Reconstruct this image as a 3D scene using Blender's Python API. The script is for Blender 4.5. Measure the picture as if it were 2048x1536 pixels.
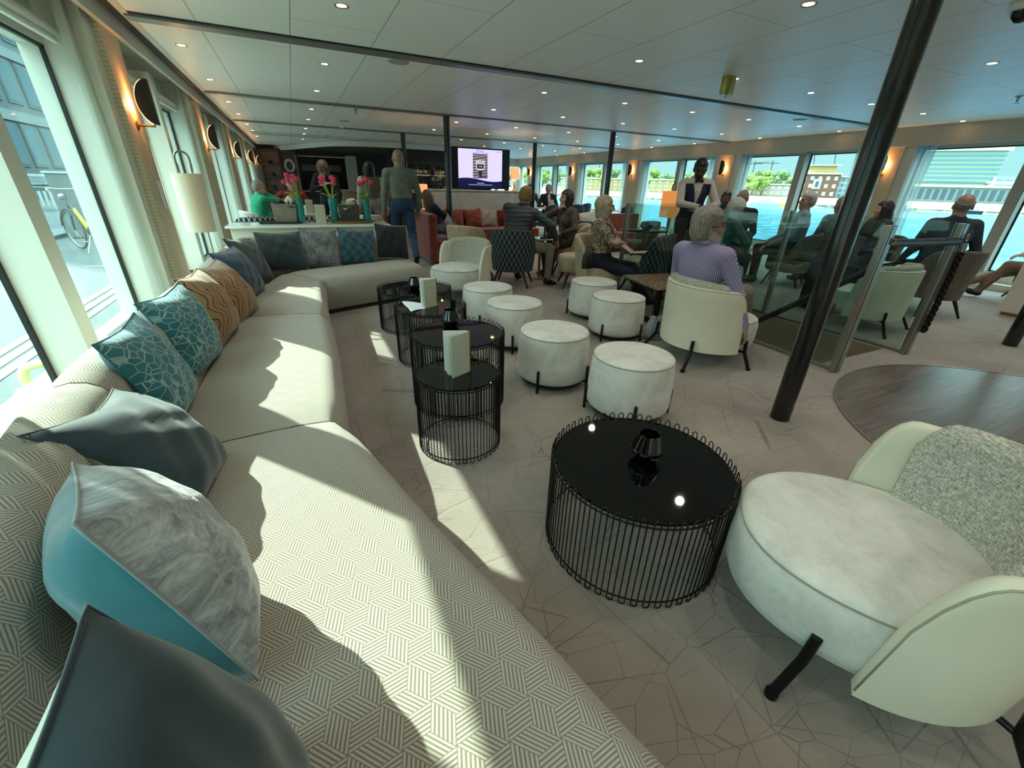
import bpy, bmesh, math, random
import numpy as np
from mathutils import Vector, Matrix, Euler
random.seed(7)
for o in list(bpy.data.objects):
    bpy.data.objects.remove(o)
SC = bpy.context.scene
COL = SC.collection

# ------------------------------------------------------------------ camera
cam_d = bpy.data.cameras.new('camera')
cam = bpy.data.objects.new('camera', cam_d)
COL.objects.link(cam)
SC.camera = cam
cam_d.sensor_width = 36.0
cam_d.lens = 829.05 / 2048 * 36.0
cam_d.clip_start = 0.02
cam_d.clip_end = 2000
_yaw, _pit, _rol = math.radians(26.218), math.radians(25.741), math.radians(1.691)
_f = Vector((math.sin(_yaw) * math.cos(_pit), math.cos(_yaw) * math.cos(_pit), -math.sin(_pit)))
_r = Vector((math.cos(_yaw), -math.sin(_yaw), 0))
_u = _r.cross(_f)
_r2 = math.cos(_rol) * _r + math.sin(_rol) * _u
_u2 = -math.sin(_rol) * _r + math.cos(_rol) * _u
cam.matrix_world = Matrix(((_r2.x, _u2.x, -_f.x, 0), (_r2.y, _u2.y, -_f.y, 0), (_r2.z, _u2.z, -_f.z, 1.35), (0, 0, 0, 1)))

# ------------------------------------------------------------------ sky, sun, exposure
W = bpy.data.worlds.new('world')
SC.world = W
W.use_nodes = True
_nt = W.node_tree
_nt.nodes.clear()
_out = _nt.nodes.new('ShaderNodeOutputWorld')
_bg = _nt.nodes.new('ShaderNodeBackground')
_tc = _nt.nodes.new('ShaderNodeTexCoord')
_sx = _nt.nodes.new('ShaderNodeSeparateXYZ')
_rp = _nt.nodes.new('ShaderNodeValToRGB')
_nt.links.new(_tc.outputs['Generated'], _sx.inputs[0])
_nt.links.new(_sx.outputs['Z'], _rp.inputs[0])
_nt.links.new(_rp.outputs[0], _bg.inputs[0])
_nt.links.new(_bg.outputs[0], _out.inputs[0])
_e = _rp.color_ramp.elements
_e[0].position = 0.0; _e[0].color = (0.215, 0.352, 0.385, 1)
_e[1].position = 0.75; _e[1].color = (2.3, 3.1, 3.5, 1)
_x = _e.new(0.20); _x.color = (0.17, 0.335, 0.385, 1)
_x = _e.new(0.40); _x.color = (1.8, 2.5, 2.7, 1)  # upper sky, out of view, brightened to fill the interior
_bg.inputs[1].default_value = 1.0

sun_d = bpy.data.lights.new('sun', 'SUN')
sun_d.energy = 5.4
sun_d.angle = math.radians(0.55)
sun_d.color = (0.97, 1.0, 0.90)
sun = bpy.data.objects.new('sun', sun_d)
COL.objects.link(sun)
sun.rotation_euler = Vector((0.95, -1.19, -1.0)).to_track_quat('-Z', 'Y').to_euler()
sun.location = (-8, 12, 9)

SC.view_settings.view_transform = 'Standard'
SC.view_settings.look = 'None'
SC.view_settings.exposure = 1.5
SC.view_settings.gamma = 1.0
SC.view_settings.use_curve_mapping = False
try:
    SC.cycles.max_bounces = 8
    SC.cycles.diffuse_bounces = 6
    SC.cycles.glossy_bounces = 4
    SC.cycles.transparent_max_bounces = 16
    SC.cycles.transmission_bounces = 6
    SC.cycles.use_denoising = True
    SC.cycles.sample_clamp_indirect = 4.0
except Exception:
    pass

# ------------------------------------------------------------------ helpers: objects
PI = math.pi
def vec(*a): return Vector(a)
class MB:
    """collects vertices and faces; build() links them as ONE mesh object"""
    def __init__(s):
        s.v = []; s.f = []; s.m = []; s.uv = {}
        s.mi = 0
    def add(s, vs, fs, uv=None):
        b = len(s.v)
        s.v += [tuple(v) for v in vs]
        for k, f in enumerate(fs):
            if uv is not None: s.uv[len(s.f)] = uv[k]
            s.f.append(tuple(b + i for i in f)); s.m.append(s.mi)
        return s
    def box(s, c, d, rz=0.0, R=None):
        R = R or Matrix.Rotation(rz, 3, 'Z')
        c = Vector(c); h = Vector(d) / 2
        vs = [c + R @ Vector((sx * h.x, sy * h.y, sz * h.z)) for sx in (-1, 1) for sy in (-1, 1) for sz in (-1, 1)]
        return s.add(vs, [(0, 1, 3, 2), (4, 6, 7, 5), (0, 4, 5, 1), (2, 3, 7, 6), (0, 2, 6, 4), (1, 5, 7, 3)])
    def span(s, a, b):
        a = Vector(a); b = Vector(b)
        return s.box((a + b) / 2, [abs(x) for x in (b - a)])
    def tube(s, pts, r, n=8, closed=False, cap=True):
        pts = [Vector(p) for p in pts]; N = len(pts)
        rs = r if isinstance(r, (list, tuple)) else [r] * N
        vs = []; fs = []; up = None
        for i, p in enumerate(pts):
            a = pts[(i - 1) % N] if (closed or i > 0) else p
            b = pts[(i + 1) % N] if (closed or i < N - 1) else p
            t = (b - a)
            t = t.normalized() if t.length > 1e-9 else Vector((0, 0, 1))
            if up is None:
                up = Vector((1, 0, 0)) if abs(t.x) < 0.8 else Vector((0, 1, 0))
            up = (up - t * up.dot(t))
            up = up.normalized() if up.length > 1e-6 else t.orthogonal().normalized()
            w = t.cross(up)
            for k in range(n):
                an = 2 * PI * k / n
                vs.append(p + (up * math.cos(an) + w * math.sin(an)) * rs[i])
        for i in range(N if closed else N - 1):
            j = (i + 1) % N
            for k in range(n):
                l = (k + 1) % n
                fs.append((i * n + k, i * n + l, j * n + l, j * n + k))
        if cap and not closed:
            fs.append(tuple(range(n))[::-1]); fs.append(tuple((N - 1) * n + k for k in range(n)))
        return s.add(vs, fs)
    def lathe(s, prof, n=32, c=(0, 0, 0), sx=1, sy=1, axis='Z', seg=(0, 2 * PI)):
        full = abs(seg[1] - seg[0] - 2 * PI) < 1e-6
        c = Vector(c); vs = []; fs = []; uv = []
        m = n if full else n + 1
        for (r, z) in prof:
            for k in range(m):
                a = seg[0] + (seg[1] - seg[0]) * k / n
                p = Vector((r * math.cos(a) * sx, r * math.sin(a) * sy, z))
                if axis == 'Y': p = Vector((p.x, -p.z, p.y))
                if axis == 'X': p = Vector((p.z, p.x, p.y))
                vs.append(c + p)
        for i in range(len(prof) - 1):
            for k in range(n):
                l = (k + 1) % m
                fs.append((i * m + k, i * m + l, (i + 1) * m + l, (i + 1) * m + k))
        return s.add(vs, fs)
    def grid(s, P, cu=False, cv=False, uv=None):
        """P[i][j] -> points; a quad sheet"""
        nu, nv = len(P), len(P[0])
        vs = [p for row in P for p in row]; fs = []; U = [] if uv else None
        for i in range(nu if cu else nu - 1):
            for j in range(nv if cv else nv - 1):
                a, b = (i + 1) % nu, (j + 1) % nv
                fs.append((i * nv + j, a * nv + j, a * nv + b, i * nv + b))
                if uv: U.append((uv[i][j], uv[i + 1 if cu else a][j], uv[i + 1 if cu else a][j + 1 if cv else b], uv[i][j + 1 if cv else b]))
        return s.add(vs, fs, U)
    def poly(s, pts, h=0.0, d=(0, 0, 1)):
        """flat polygon, extruded by h along d"""
        n = len(pts); d = Vector(d); pts = [Vector(p) for p in pts]
        if not h: return s.add(pts, [tuple(range(n))])
        vs = pts + [p + d * h for p in pts]
        return s.add(vs, [tuple(range(n))[::-1], tuple(range(n, 2 * n))] + [(i, (i + 1) % n, n + (i + 1) % n, n + i) for i in range(n)])
    def build(s, name, mats, parent=None, smooth=False, bevel=0, sub=0, loc=None, rz=0, solid=0):
        me = bpy.data.meshes.new(name)
        me.from_pydata(s.v, [], s.f)
        mats = mats if isinstance(mats, (list, tuple)) else [mats]
        for m in mats: me.materials.append(m)
        if len(mats) > 1: me.polygons.foreach_set('material_index', s.m)
        if s.uv:
            l = me.uv_layers.new(name='UVMap')
            for fi, u in s.uv.items():
                st = me.polygons[fi].loop_start
                for k, q in enumerate(u): l.data[st + k].uv = q
        bm = bmesh.new(); bm.from_mesh(me)
        bmesh.ops.recalc_face_normals(bm, faces=bm.faces)
        bm.to_mesh(me); bm.free()
        if smooth:
            me.polygons.foreach_set('use_smooth', [True] * len(me.polygons))
            if smooth is not True:
                me.set_sharp_from_angle(angle=math.radians(smooth))
        o = bpy.data.objects.new(name, me); COL.objects.link(o)
        if solid:
            md = o.modifiers.new('s', 'SOLIDIFY'); md.thickness = solid; md.offset = 0
        if bevel:
            md = o.modifiers.new('b', 'BEVEL'); md.width = bevel; md.segments = 2; md.limit_method = 'ANGLE'
        if sub:
            md = o.modifiers.new('u', 'SUBSURF'); md.levels = sub; md.render_levels = sub
        if parent: o.parent = parent
        if loc is not None: o.location = loc
        if rz: o.rotation_euler.z = rz
        return o
def tag(o, label=None, cat=None, group=None, kind=None):
    if label: o['label'] = label
    if cat: o['category'] = cat
    if group: o['group'] = group
    if kind: o['kind'] = kind
    return o
def T(name, label, cat, loc=(0, 0, 0), rz=0.0, group=None):
    o = bpy.data.objects.new(name, None); COL.objects.link(o)
    o.location = loc; o.rotation_euler = (0, 0, rz); o.empty_display_size = 0.05
    return tag(o, label, cat, group)
def struct(o): o['kind'] = 'structure'; return o
def dup(root, loc, rz, label=None, group=None):
    r = root.copy(); COL.objects.link(r); r.location = loc; r.rotation_euler.z = rz
    if label: r['label'] = label
    if group: r['group'] = group
    for ch in list(root.children):
        c = ch.copy(); COL.objects.link(c); c.parent = r
        for g in list(ch.children):
            d = g.copy(); COL.objects.link(d); d.parent = c
    return r
def lerp(a, b, t): return a + (b - a) * t
def curve(pts, n):
    """Catmull-Rom through pts, n samples per span"""
    P = [Vector(p) for p in pts]; out = []
    for i in range(len(P) - 1):
        p0 = P[max(i - 1, 0)]; p1 = P[i]; p2 = P[i + 1]; p3 = P[min(i + 2, len(P) - 1)]
        for k in range(n):
            t = k / n
            out.append(0.5 * ((2 * p1) + (p2 - p0) * t + (2 * p0 - 5 * p1 + 4 * p2 - p3) * t * t + (3 * p1 - p0 - 3 * p2 + p3) * t ** 3))
    out.append(P[-1]); return out
def txt(name, body, size, m, loc, rot, parent=None, ext=0.001, align='CENTER'):
    c = bpy.data.curves.new(name, 'FONT'); c.body = body; c.size = size; c.extrude = ext
    c.align_x = align; c.align_y = 'CENTER'; c.materials.append(m)
    q = bpy.data.objects.new(name, c); COL.objects.link(q); bpy.context.view_layer.update()
    me = bpy.data.meshes.new_from_object(q.evaluated_get(bpy.context.evaluated_depsgraph_get())); bpy.data.objects.remove(q)
    if not me.materials: me.materials.append(m)
    o = bpy.data.objects.new(name, me); COL.objects.link(o); o.location = loc; o.rotation_euler = rot
    if parent: o.parent = parent
    return o

# ------------------------------------------------------------------ helpers: materials
def hx(h):
    h = h.lstrip('#'); o = []
    for i in (0, 2, 4):
        c = int(h[i:i + 2], 16) / 255
        o.append(c / 12.92 if c <= 0.04045 else ((c + 0.055) / 1.055) ** 2.4)
    return (*o, 1)
class V:
    def __init__(s, nt, k): s.nt = nt; s.k = k
    def _m(s, op, *a):
        n = s.nt.nodes.new('ShaderNodeMath'); n.operation = op
        for i, x in enumerate((s,) + a):
            if isinstance(x, V): s.nt.links.new(x.k, n.inputs[i])
            else: n.inputs[i].default_value = x
        return V(s.nt, n.outputs[0])
    def __add__(s, o): return s._m('ADD', o)
    def __sub__(s, o): return s._m('SUBTRACT', o)
    def __mul__(s, o): return s._m('MULTIPLY', o)
    def __truediv__(s, o): return s._m('DIVIDE', o)
    def fr(s): return s._m('FRACT')
    def fl(s): return s._m('FLOOR')
    def ab(s): return s._m('ABSOLUTE')
    def sin(s): return s._m('SINE')
    def lt(s, o): return s._m('LESS_THAN', o)
    def gt(s, o): return s._m('GREATER_THAN', o)
    def mx(s, o): return s._m('MAXIMUM', o)
    def mn(s, o): return s._m('MINIMUM', o)
    def st(s, a, b):
        n = s.nt.nodes.new('ShaderNodeMapRange'); n.interpolation_type = 'SMOOTHSTEP'
        s.nt.links.new(s.k, n.inputs[0]); n.inputs[1].default_value = a; n.inputs[2].default_value = b
        return V(s.nt, n.outputs[0])
def co(nt, kind='Object', sc=None, off=None, rot=None):
    t = nt.nodes.new('ShaderNodeTexCoord'); k = t.outputs[kind]
    if sc or off or rot:
        m = nt.nodes.new('ShaderNodeMapping')
        if sc: m.inputs['Scale'].default_value = sc if isinstance(sc, tuple) else (sc,) * 3
        if off: m.inputs['Location'].default_value = off
        if rot: m.inputs['Rotation'].default_value = rot
        nt.links.new(k, m.inputs[0]); k = m.outputs[0]
    return k
def xyz(nt, k):
    s = nt.nodes.new('ShaderNodeSeparateXYZ'); nt.links.new(k, s.inputs[0])
    return [V(nt, o) for o in s.outputs]
def comb(nt, x, y, z=0.0):
    c = nt.nodes.new('ShaderNodeCombineXYZ')
    for i, a in enumerate((x, y, z)):
        if isinstance(a, V): nt.links.new(a.k, c.inputs[i])
        else: c.inputs[i].default_value = a
    return c.outputs[0]
def noise(nt, k, sc, det=3, rough=0.55, dist=0.0):
    n = nt.nodes.new('ShaderNodeTexNoise'); nt.links.new(k, n.inputs['Vector'])
    n.inputs['Scale'].default_value = sc; n.inputs['Detail'].default_value = det
    n.inputs['Roughness'].default_value = rough; n.inputs['Distortion'].default_value = dist
    return V(nt, n.outputs[0])
def voro(nt, k, sc, feat='DISTANCE_TO_EDGE', rnd=1.0, out='Distance'):
    n = nt.nodes.new('ShaderNodeTexVoronoi'); n.feature = feat; nt.links.new(k, n.inputs['Vector'])
    n.inputs['Scale'].default_value = sc; n.inputs['Randomness'].default_value = rnd
    return V(nt, n.outputs[out])
def ramp(nt, f, stops):
    r = nt.nodes.new('ShaderNodeValToRGB'); nt.links.new(f.k, r.inputs[0]); e = r.color_ramp.elements
    while len(e) < len(stops): e.new(0.5)
    for i, (p, c) in enumerate(stops): e[i].position = p; e[i].color = hx(c) if isinstance(c, str) else c
    return r.outputs[0]
def mixc(nt, f, a, b):
    n = nt.nodes.new('ShaderNodeMix'); n.data_type = 'RGBA'
    for i, x in ((0, f), (6, a), (7, b)):
        if isinstance(x, V): nt.links.new(x.k, n.inputs[i])
        elif isinstance(x, bpy.types.NodeSocket): nt.links.new(x, n.inputs[i])
        elif isinstance(x, str): n.inputs[i].default_value = hx(x)
        else: n.inputs[i].default_value = x
    return n.outputs[2]
MATS = {}
def M(name, col='#808080', rough=0.6, metal=0.0, bump=None, bs=0.3, bd=0.01, em=None, es=0.0, coat=0.0, sheen=0.0, spec=0.5, alpha=None):
    """principled material; col and bump may be functions of the node tree"""
    if name in MATS: return MATS[name]
    m = bpy.data.materials.new(name); m.use_nodes = True; nt = m.node_tree
    p = nt.nodes['Principled BSDF']
    def put(i, x):
        if callable(x): x = x(nt)
        if isinstance(x, V): nt.links.new(x.k, p.inputs[i])
        elif isinstance(x, bpy.types.NodeSocket): nt.links.new(x, p.inputs[i])
        else: p.inputs[i].default_value = hx(x) if isinstance(x, str) else x
    put('Base Color', col); put('Roughness', rough); p.inputs['Metallic'].default_value = metal
    p.inputs['Specular IOR Level'].default_value = spec
    if coat: p.inputs['Coat Weight'].default_value = coat; p.inputs['Coat Roughness'].default_value = 0.04
    if sheen: p.inputs['Sheen Weight'].default_value = sheen
    if em: put('Emission Color', em); p.inputs['Emission Strength'].default_value = es
    if bump:
        b = nt.nodes.new('ShaderNodeBump'); b.inputs['Strength'].default_value = bs; b.inputs['Distance'].default_value = bd
        h = bump(nt); nt.links.new(h.k if isinstance(h, V) else h, b.inputs['Height']); nt.links.new(b.outputs[0], p.inputs['Normal'])
    MATS[name] = m
    return m
def glass(name, tint, refl=0.08, rough=0.0):
    """thin pane: lets light straight through, mirrors more at grazing angles"""
    if name in MATS: return MATS[name]
    m = bpy.data.materials.new(name); m.use_nodes = True; nt = m.node_tree; nt.nodes.clear()
    o = nt.nodes.new('ShaderNodeOutputMaterial'); t = nt.nodes.new('ShaderNodeBsdfTransparent'); g = nt.nodes.new('ShaderNodeBsdfGlossy')
    x = nt.nodes.new('ShaderNodeMixShader'); fr = nt.nodes.new('ShaderNodeLayerWeight'); fr.inputs[0].default_value = 0.5; pw = V(nt, fr.outputs['Facing'])._m('POWER', 4.0) * 0.6 + refl * 0.4
    t.inputs[0].default_value = tint; g.inputs['Roughness'].default_value = rough
    nt.links.new(pw.k, x.inputs[0]); nt.links.new(t.outputs[0], x.inputs[1]); nt.links.new(g.outputs[0], x.inputs[2]); nt.links.new(x.outputs[0], o.inputs[0])
    MATS[name] = m
    return m
def sheer(name, col, thin=0.35):
    """sheer cloth: part see-through, part diffuse, part translucent"""
    m = bpy.data.materials.new(name); m.use_nodes = True; nt = m.node_tree; nt.nodes.clear()
    o = nt.nodes.new('ShaderNodeOutputMaterial'); t = nt.nodes.new('ShaderNodeBsdfTransparent')
    d = nt.nodes.new('ShaderNodeBsdfDiffuse'); l = nt.nodes.new('ShaderNodeBsdfTranslucent')
    a = nt.nodes.new('ShaderNodeMixShader'); b = nt.nodes.new('ShaderNodeMixShader')
    d.inputs[0].default_value = hx(col); l.inputs[0].default_value = hx(col); a.inputs[0].default_value = 0.5; b.inputs[0].default_value = thin
    nt.links.new(d.outputs[0], a.inputs[1]); nt.links.new(l.outputs[0], a.inputs[2])
    nt.links.new(a.outputs[0], b.inputs[1]); nt.links.new(t.outputs[0], b.inputs[2]); nt.links.new(b.outputs[0], o.inputs[0])
    return m
# ------------------------------------------------------------------ materials
def hexcube(nt):
    u, v, _ = xyz(nt, co(nt, 'UV', sc=1 / 0.094))
    def cell(px, py):
        return (px.fr() - 0.5, (py / 1.7320508).fr() * 1.7320508 - 0.8660254)
    ax, ay = cell(u, v); bx, by = cell(u - 0.5, v - 0.8660254)
    s = (ax * ax + ay * ay).lt(bx * bx + by * by)
    gx = bx + s * (ax - bx); gy = by + s * (ay - by)
    d1 = gx * 0.866 + gy * 0.5; d2 = gx * -0.866 + gy * 0.5; d3 = gy * -1.0
    w1 = d1.gt(d2.mx(d3)); w3 = d3.gt(d1.mx(d2))
    c1 = gx; c2 = gx * -0.5 + gy * 0.866; c3 = gx * 0.5 + gy * 0.866
    c = c2 + w1 * (c1 - c2); c = c + w3 * (c3 - c)
    return (c * 12.0 + 20.0).fr()
def sofa_col(nt):
    st = (hexcube(nt) - 0.5).ab().st(0.18, 0.36)
    n = noise(nt, co(nt, 'UV', sc=260.0), 1.0, 2)
    return mixc(nt, st * 0.85 + n * 0.15, '#b5b0a2', '#746b5e')
m_sofa = M('sofa_weave', sofa_col, 0.9, bump=lambda nt: (hexcube(nt) - 0.5).ab() * -1.0, bs=0.25, bd=0.002, sheen=0.15)
def carpet_col(nt):
    k = co(nt, 'Object')
    a = voro(nt, k, 3.3).st(0.002, 0.016); kb = co(nt, 'Object', off=(3.3, 1.7, 0), rot=(0, 0, 0.7), sc=(1, 1.6, 1))
    b = voro(nt, kb, 4.1).st(0.001, 0.016); kc = co(nt, 'Object', off=(7.1, 2.2, 0), rot=(0, 0, 1.9), sc=(1.0, 2.4, 1))
    c = voro(nt, kc, 2.9).st(0.001, 0.014)
    n = noise(nt, k, 1.1, 4, 0.6); f = noise(nt, k, 220.0, 2)
    base = ramp(nt, n * 0.75 + f * 0.25, [(0.3, '#7b6f67'), (0.52, '#91867c'), (0.72, '#9e958a')])
    l = (a.mn(b)).mn(c)
    w = noise(nt, k, 2.3, 2).st(0.35, 0.6) * 0.4
    return mixc(nt, (l + w + 0.28).mn(1.0), '#5a5048', base)
def carpet_h(nt):
    k = co(nt, 'Object')
    return noise(nt, k, 420.0, 2) * 0.6 + voro(nt, k, 3.3).st(0.002, 0.016) * 0.5
m_carpet = M('carpet', carpet_col, 0.95, bump=carpet_h, bs=0.5, bd=0.004, sheen=0.2)
def wood_floor(nt):
    x, y, z = xyz(nt, co(nt, 'Object', rot=(0, 0, 0.0)))
    row = (y / 0.16).fl(); off = (row * 0.37).fr()
    px = (x / 1.25 + off); sx = px.fr()
    seam = ((y / 0.16).fr().lt(0.02)).mx(sx.lt(0.003))
    g = noise(nt, comb(nt, x * 2.0, y * 30.0, row * 3.1), 1.6, 4, 0.6)
    tone = noise(nt, comb(nt, px.fl() * 7.3, row * 5.7), 3.0, 0)
    b = ramp(nt, g * 0.7 + tone * 0.3, [(0.3, '#4a3f3a'), (0.5, '#655750'), (0.7, '#796a60')])
    return mixc(nt, seam, b, '#2b2421')
m_dance = M('dance_floor_wood', wood_floor, 0.28, bump=lambda nt: noise(nt, co(nt, 'Object', sc=(4, 60, 1)), 2.0, 3), bs=0.15, bd=0.002)
def ceil_col(nt):
    x, y, z = xyz(nt, co(nt, 'Object'))
    jx = ((x + 0.47) / 0.6575).fr(); lx = (jx.mn((jx * -1.0) + 1.0)).lt(0.0045)
    row = ((x + 0.47) / 0.6575).fl()
    ty = (y / 1.74 + (row * 0.5).fr()).fr(); ly = (ty.mn((ty * -1.0) + 1.0)).lt(0.0012)
    return mixc(nt, lx.mx(ly), '#f2f5ee', '#7c807b')
m_ceil = M('ceiling_panels', ceil_col, 0.42, spec=0.4)
m_channel = M('ceiling_channel', '#8d918d', 0.35, 0.6)
m_black = M('black_gap', '#0a0b0c', 0.6)
m_cream = M('cream_lacquer', '#d6d3c4', 0.45)
m_valance = M('grey_valance', '#b9b4a6', 0.6)
def herring(nt):
    x, y, z = xyz(nt, co(nt, 'Object'))
    s = ((y * 0.6 + z) / 0.028).fr()
    return mixc(nt, (s - 0.5).ab().st(0.36, 0.5), '#c9bba2', '#8f8069')
m_panel = M('ribbed_wall_panel', herring, 0.7, bump=lambda nt: (lambda q: ((q[1] * 0.6 + q[2]) / 0.028).fr() - 0.5)(xyz(nt, co(nt, 'Object'))).ab() * -1.0, bs=0.8, bd=0.006)
m_gasket = M('black_rubber', '#0c0d0e', 0.5)
m_glass = glass('window_glass', (0.88, 0.97, 0.93, 1), 0.05)
m_rail_glass = glass('railing_glass', (0.80, 0.90, 0.88, 1), 0.12)
m_steel = M('brushed_steel', '#9c988b', 0.32, 0.85)
m_post = M('black_gloss_post', lambda nt: ramp(nt, noise(nt, co(nt, 'Object', sc=(60, 60, 2)), 1.5, 2), [(0.3, '#060607'), (0.7, '#101112')]), 0.22, coat=0.4)
m_wire = M('black_wire', '#08090a', 0.4, 0.3)
m_blackglass = M('black_table_glass', '#020303', 0.03, spec=0.45)
m_blackvase = M('black_gloss_glass', '#020304', 0.05, coat=0.6)
def suede(nt):
    k = co(nt, 'Object'); n = noise(nt, k, 7.0, 5, 0.62, 0.6); f = noise(nt, k, 60.0, 3)
    return ramp(nt, n * 0.8 + f * 0.2, [(0.33, '#b8b5aa'), (0.5, '#cbc9be'), (0.68, '#d8d6cc')])
m_suede = M('grey_suede', suede, 0.85, bump=lambda nt: noise(nt, co(nt, 'Object'), 9.0, 3), bs=0.12, bd=0.01, sheen=0.25)
m_leather = M('cream_leather', lambda nt: ramp(nt, noise(nt, co(nt, 'Object'), 3.0, 2), [(0.35, '#dad5bf'), (0.65, '#e2ddc8')]), 0.48, bump=lambda nt: voro(nt, co(nt, 'Object'), 320.0), bs=0.08, bd=0.001)
def tweed(nt):
    x, y, z = xyz(nt, co(nt, 'Object'))
    a = noise(nt, comb(nt, x * 60.0, y * 60.0, z * 420.0), 1.0, 2); b = noise(nt, comb(nt, x * 420.0, y * 420.0, z * 60.0), 1.0, 2)
    return ramp(nt, a * 0.5 + b * 0.5, [(0.36, '#7c7a6e'), (0.5, '#b0ae9f'), (0.64, '#e4e3d6')])
m_tweed = M('tweed', tweed, 0.95, bump=lambda nt: noise(nt, co(nt, 'Object'), 300.0, 2), bs=0.4, bd=0.003)
m_seam = M('seam_thread', '#8b877a', 0.8)
def velvet(c1, c2, sc=6.0):
    return lambda nt: ramp(nt, noise(nt, co(nt, 'Object'), sc, 4, 0.6, 0.5), [(0.35, c1), (0.65, c2)])
m_beige = M('beige_velvet', velvet('#a8977a', '#c2b191'), 0.85, sheen=0.3)
def braid(nt):
    k = co(nt, 'UV'); u, v, _ = xyz(nt, k)
    ph = (v * 52.0).sin() * 0.18
    a = ((u * 18.0 + ph).fr() - 0.5).ab(); b = ((u * 18.0 - ph + 0.5).fr() - 0.5).ab()
    return a.mn(b)
m_braid = M('braided_blue_fabric', lambda nt: mixc(nt, braid(nt).st(0.02, 0.07), '#8a9696', '#1b282d'), 0.8, bump=lambda nt: braid(nt), bs=0.8, bd=0.01)
m_braidbw = M('braided_black_fabric', lambda nt: mixc(nt, braid(nt).st(0.04, 0.1), '#b4b4ac', '#15181b'), 0.8)
m_darkwood = M('dark_wood', '#191412', 0.4)
m_brass = M('brass', '#a8813c', 0.3, 0.9)
m_white = M('white_paper', '#dedfd8', 0.7)
m_sage = M('sage_card', '#b4b8a4', 0.7)
m_gold = M('gold_card', '#8a6d2f', 0.45, 0.5)
m_stone = M('brown_stone', lambda nt: ramp(nt, noise(nt, co(nt, 'Object'), 18.0, 5, 0.7, 1.2), [(0.3, '#4e3b2e'), (0.5, '#7b624e'), (0.7, '#9a8570')]), 0.25)
m_marble = M('white_marble', lambda nt: ramp(nt, noise(nt, co(nt, 'Object'), 2.2, 5, 0.65, 1.6), [(0.3, '#a7a7a1'), (0.55, '#b9b9b3'), (0.7, '#c3c3bd')]), 0.25)
m_red = M('rust_velvet', velvet('#6b2413', '#8a331c', 9.0), 0.8, sheen=0.35)
m_walnut = M('dark_walnut', lambda nt: ramp(nt, noise(nt, co(nt, 'Object', sc=(20, 20, 2)), 1.5, 4), [(0.3, '#241c18'), (0.7, '#40342c')]), 0.4)
m_greywood = M('grey_wood', lambda nt: ramp(nt, noise(nt, co(nt, 'Object', sc=(18, 18, 2.5)), 2.0, 4), [(0.3, '#5d534a'), (0.7, '#897c6f')]), 0.6)
m_dark = M('anthracite_panel', '#26282a', 0.5)
m_tank = M('concrete_planter', lambda nt: ramp(nt, noise(nt, co(nt, 'Object', sc=(3, 3, 14)), 4.0, 4), [(0.3, '#6a6155'), (0.7, '#887e70')]), 0.8)
m_planter2 = M('charcoal_planter', '#3f3b37', 0.7)
m_teal_glass = M('teal_glass', '#0f7d78', 0.08, coat=0.5)
m_stem = M('tulip_stem', '#86a54b', 0.6)
m_leaf = M('tulip_leaf', '#6d9440', 0.55)
m_tulip = M('tulip_pink', '#d8416a', 0.6)
m_leafdark = M('dark_leaf', '#1d2b1c', 0.45)
m_leafpale = M('pale_leaf', '#a9b394', 0.55)
m_petal = M('white_petal', '#d9d8c0', 0.6)
m_shade = M('linen_shade', '#d9cbb2', 0.8, em='#ffb070', es=0.15)
m_shade_on = M('lit_lamp_shade', '#e3cdb4', 0.8, em='#ff9d55', es=0.35)
m_warm = M('warm_lamp_glow', '#ffcf9a', 0.5, em='#ff9a4a', es=6.0)
m_led = M('downlight_glow', '#fff0d8', 0.5, em='#ffc98a', es=9.0)
m_skin = M('skin_light', velvet('#b58c76', '#c29a84', 14.0), 0.55)
m_skin2 = M('skin_rosy', velvet('#9a7b69', '#a98a78', 14.0), 0.55)
m_skin3 = M('skin_dark', velvet('#33211a', '#412b22', 14.0), 0.5)
m_lip = M('lips', '#9a5349', 0.5)
m_eye = M('eye_dark', '#1a1512', 0.15)
m_shoe = M('black_shoe', '#101010', 0.4)
def stripes(nt):
    x, y, z = xyz(nt, co(nt, 'Object'))
    return mixc(nt, ((x * 0.95 + y * 0.3) / 0.0125).fr().lt(0.36), '#aca4c6', '#4d4672')
m_stripe = M('purple_striped_shirt', stripes, 0.8)
def floral(nt):
    k = co(nt, 'Object'); a = noise(nt, k, 34.0, 3, 0.6, 1.5); b = noise(nt, k, 55.0, 2, 0.5, 0.8)
    c = mixc(nt, a.st(0.47, 0.53), '#c9a795', '#5d6a48')
    return mixc(nt, b.st(0.55, 0.6), c, '#2b2623')
m_floral = M('floral_blouse', floral, 0.8)
def cloth(n, c='#808080', c2=None): return M(n, velvet(c, c2 or c, 10.0), 0.85, bump=lambda nt: noise(nt, co(nt, 'Object'), 14.0, 3, 0.6, 0.8), bs=0.35, bd=0.02)
# ------------------------------------------------------------------ room shell
ZC = 2.43; XL = -1.35; XR = 10.2; YB = -3.0; YF = 20.2; WH = 2.10
PIT = [1.33 + 3.5 * k for k in range(-1, 6)]            # pier centres
MUL = [3.0 + 3.5 * k for k in range(-1, 6)]             # mullion centres
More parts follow.
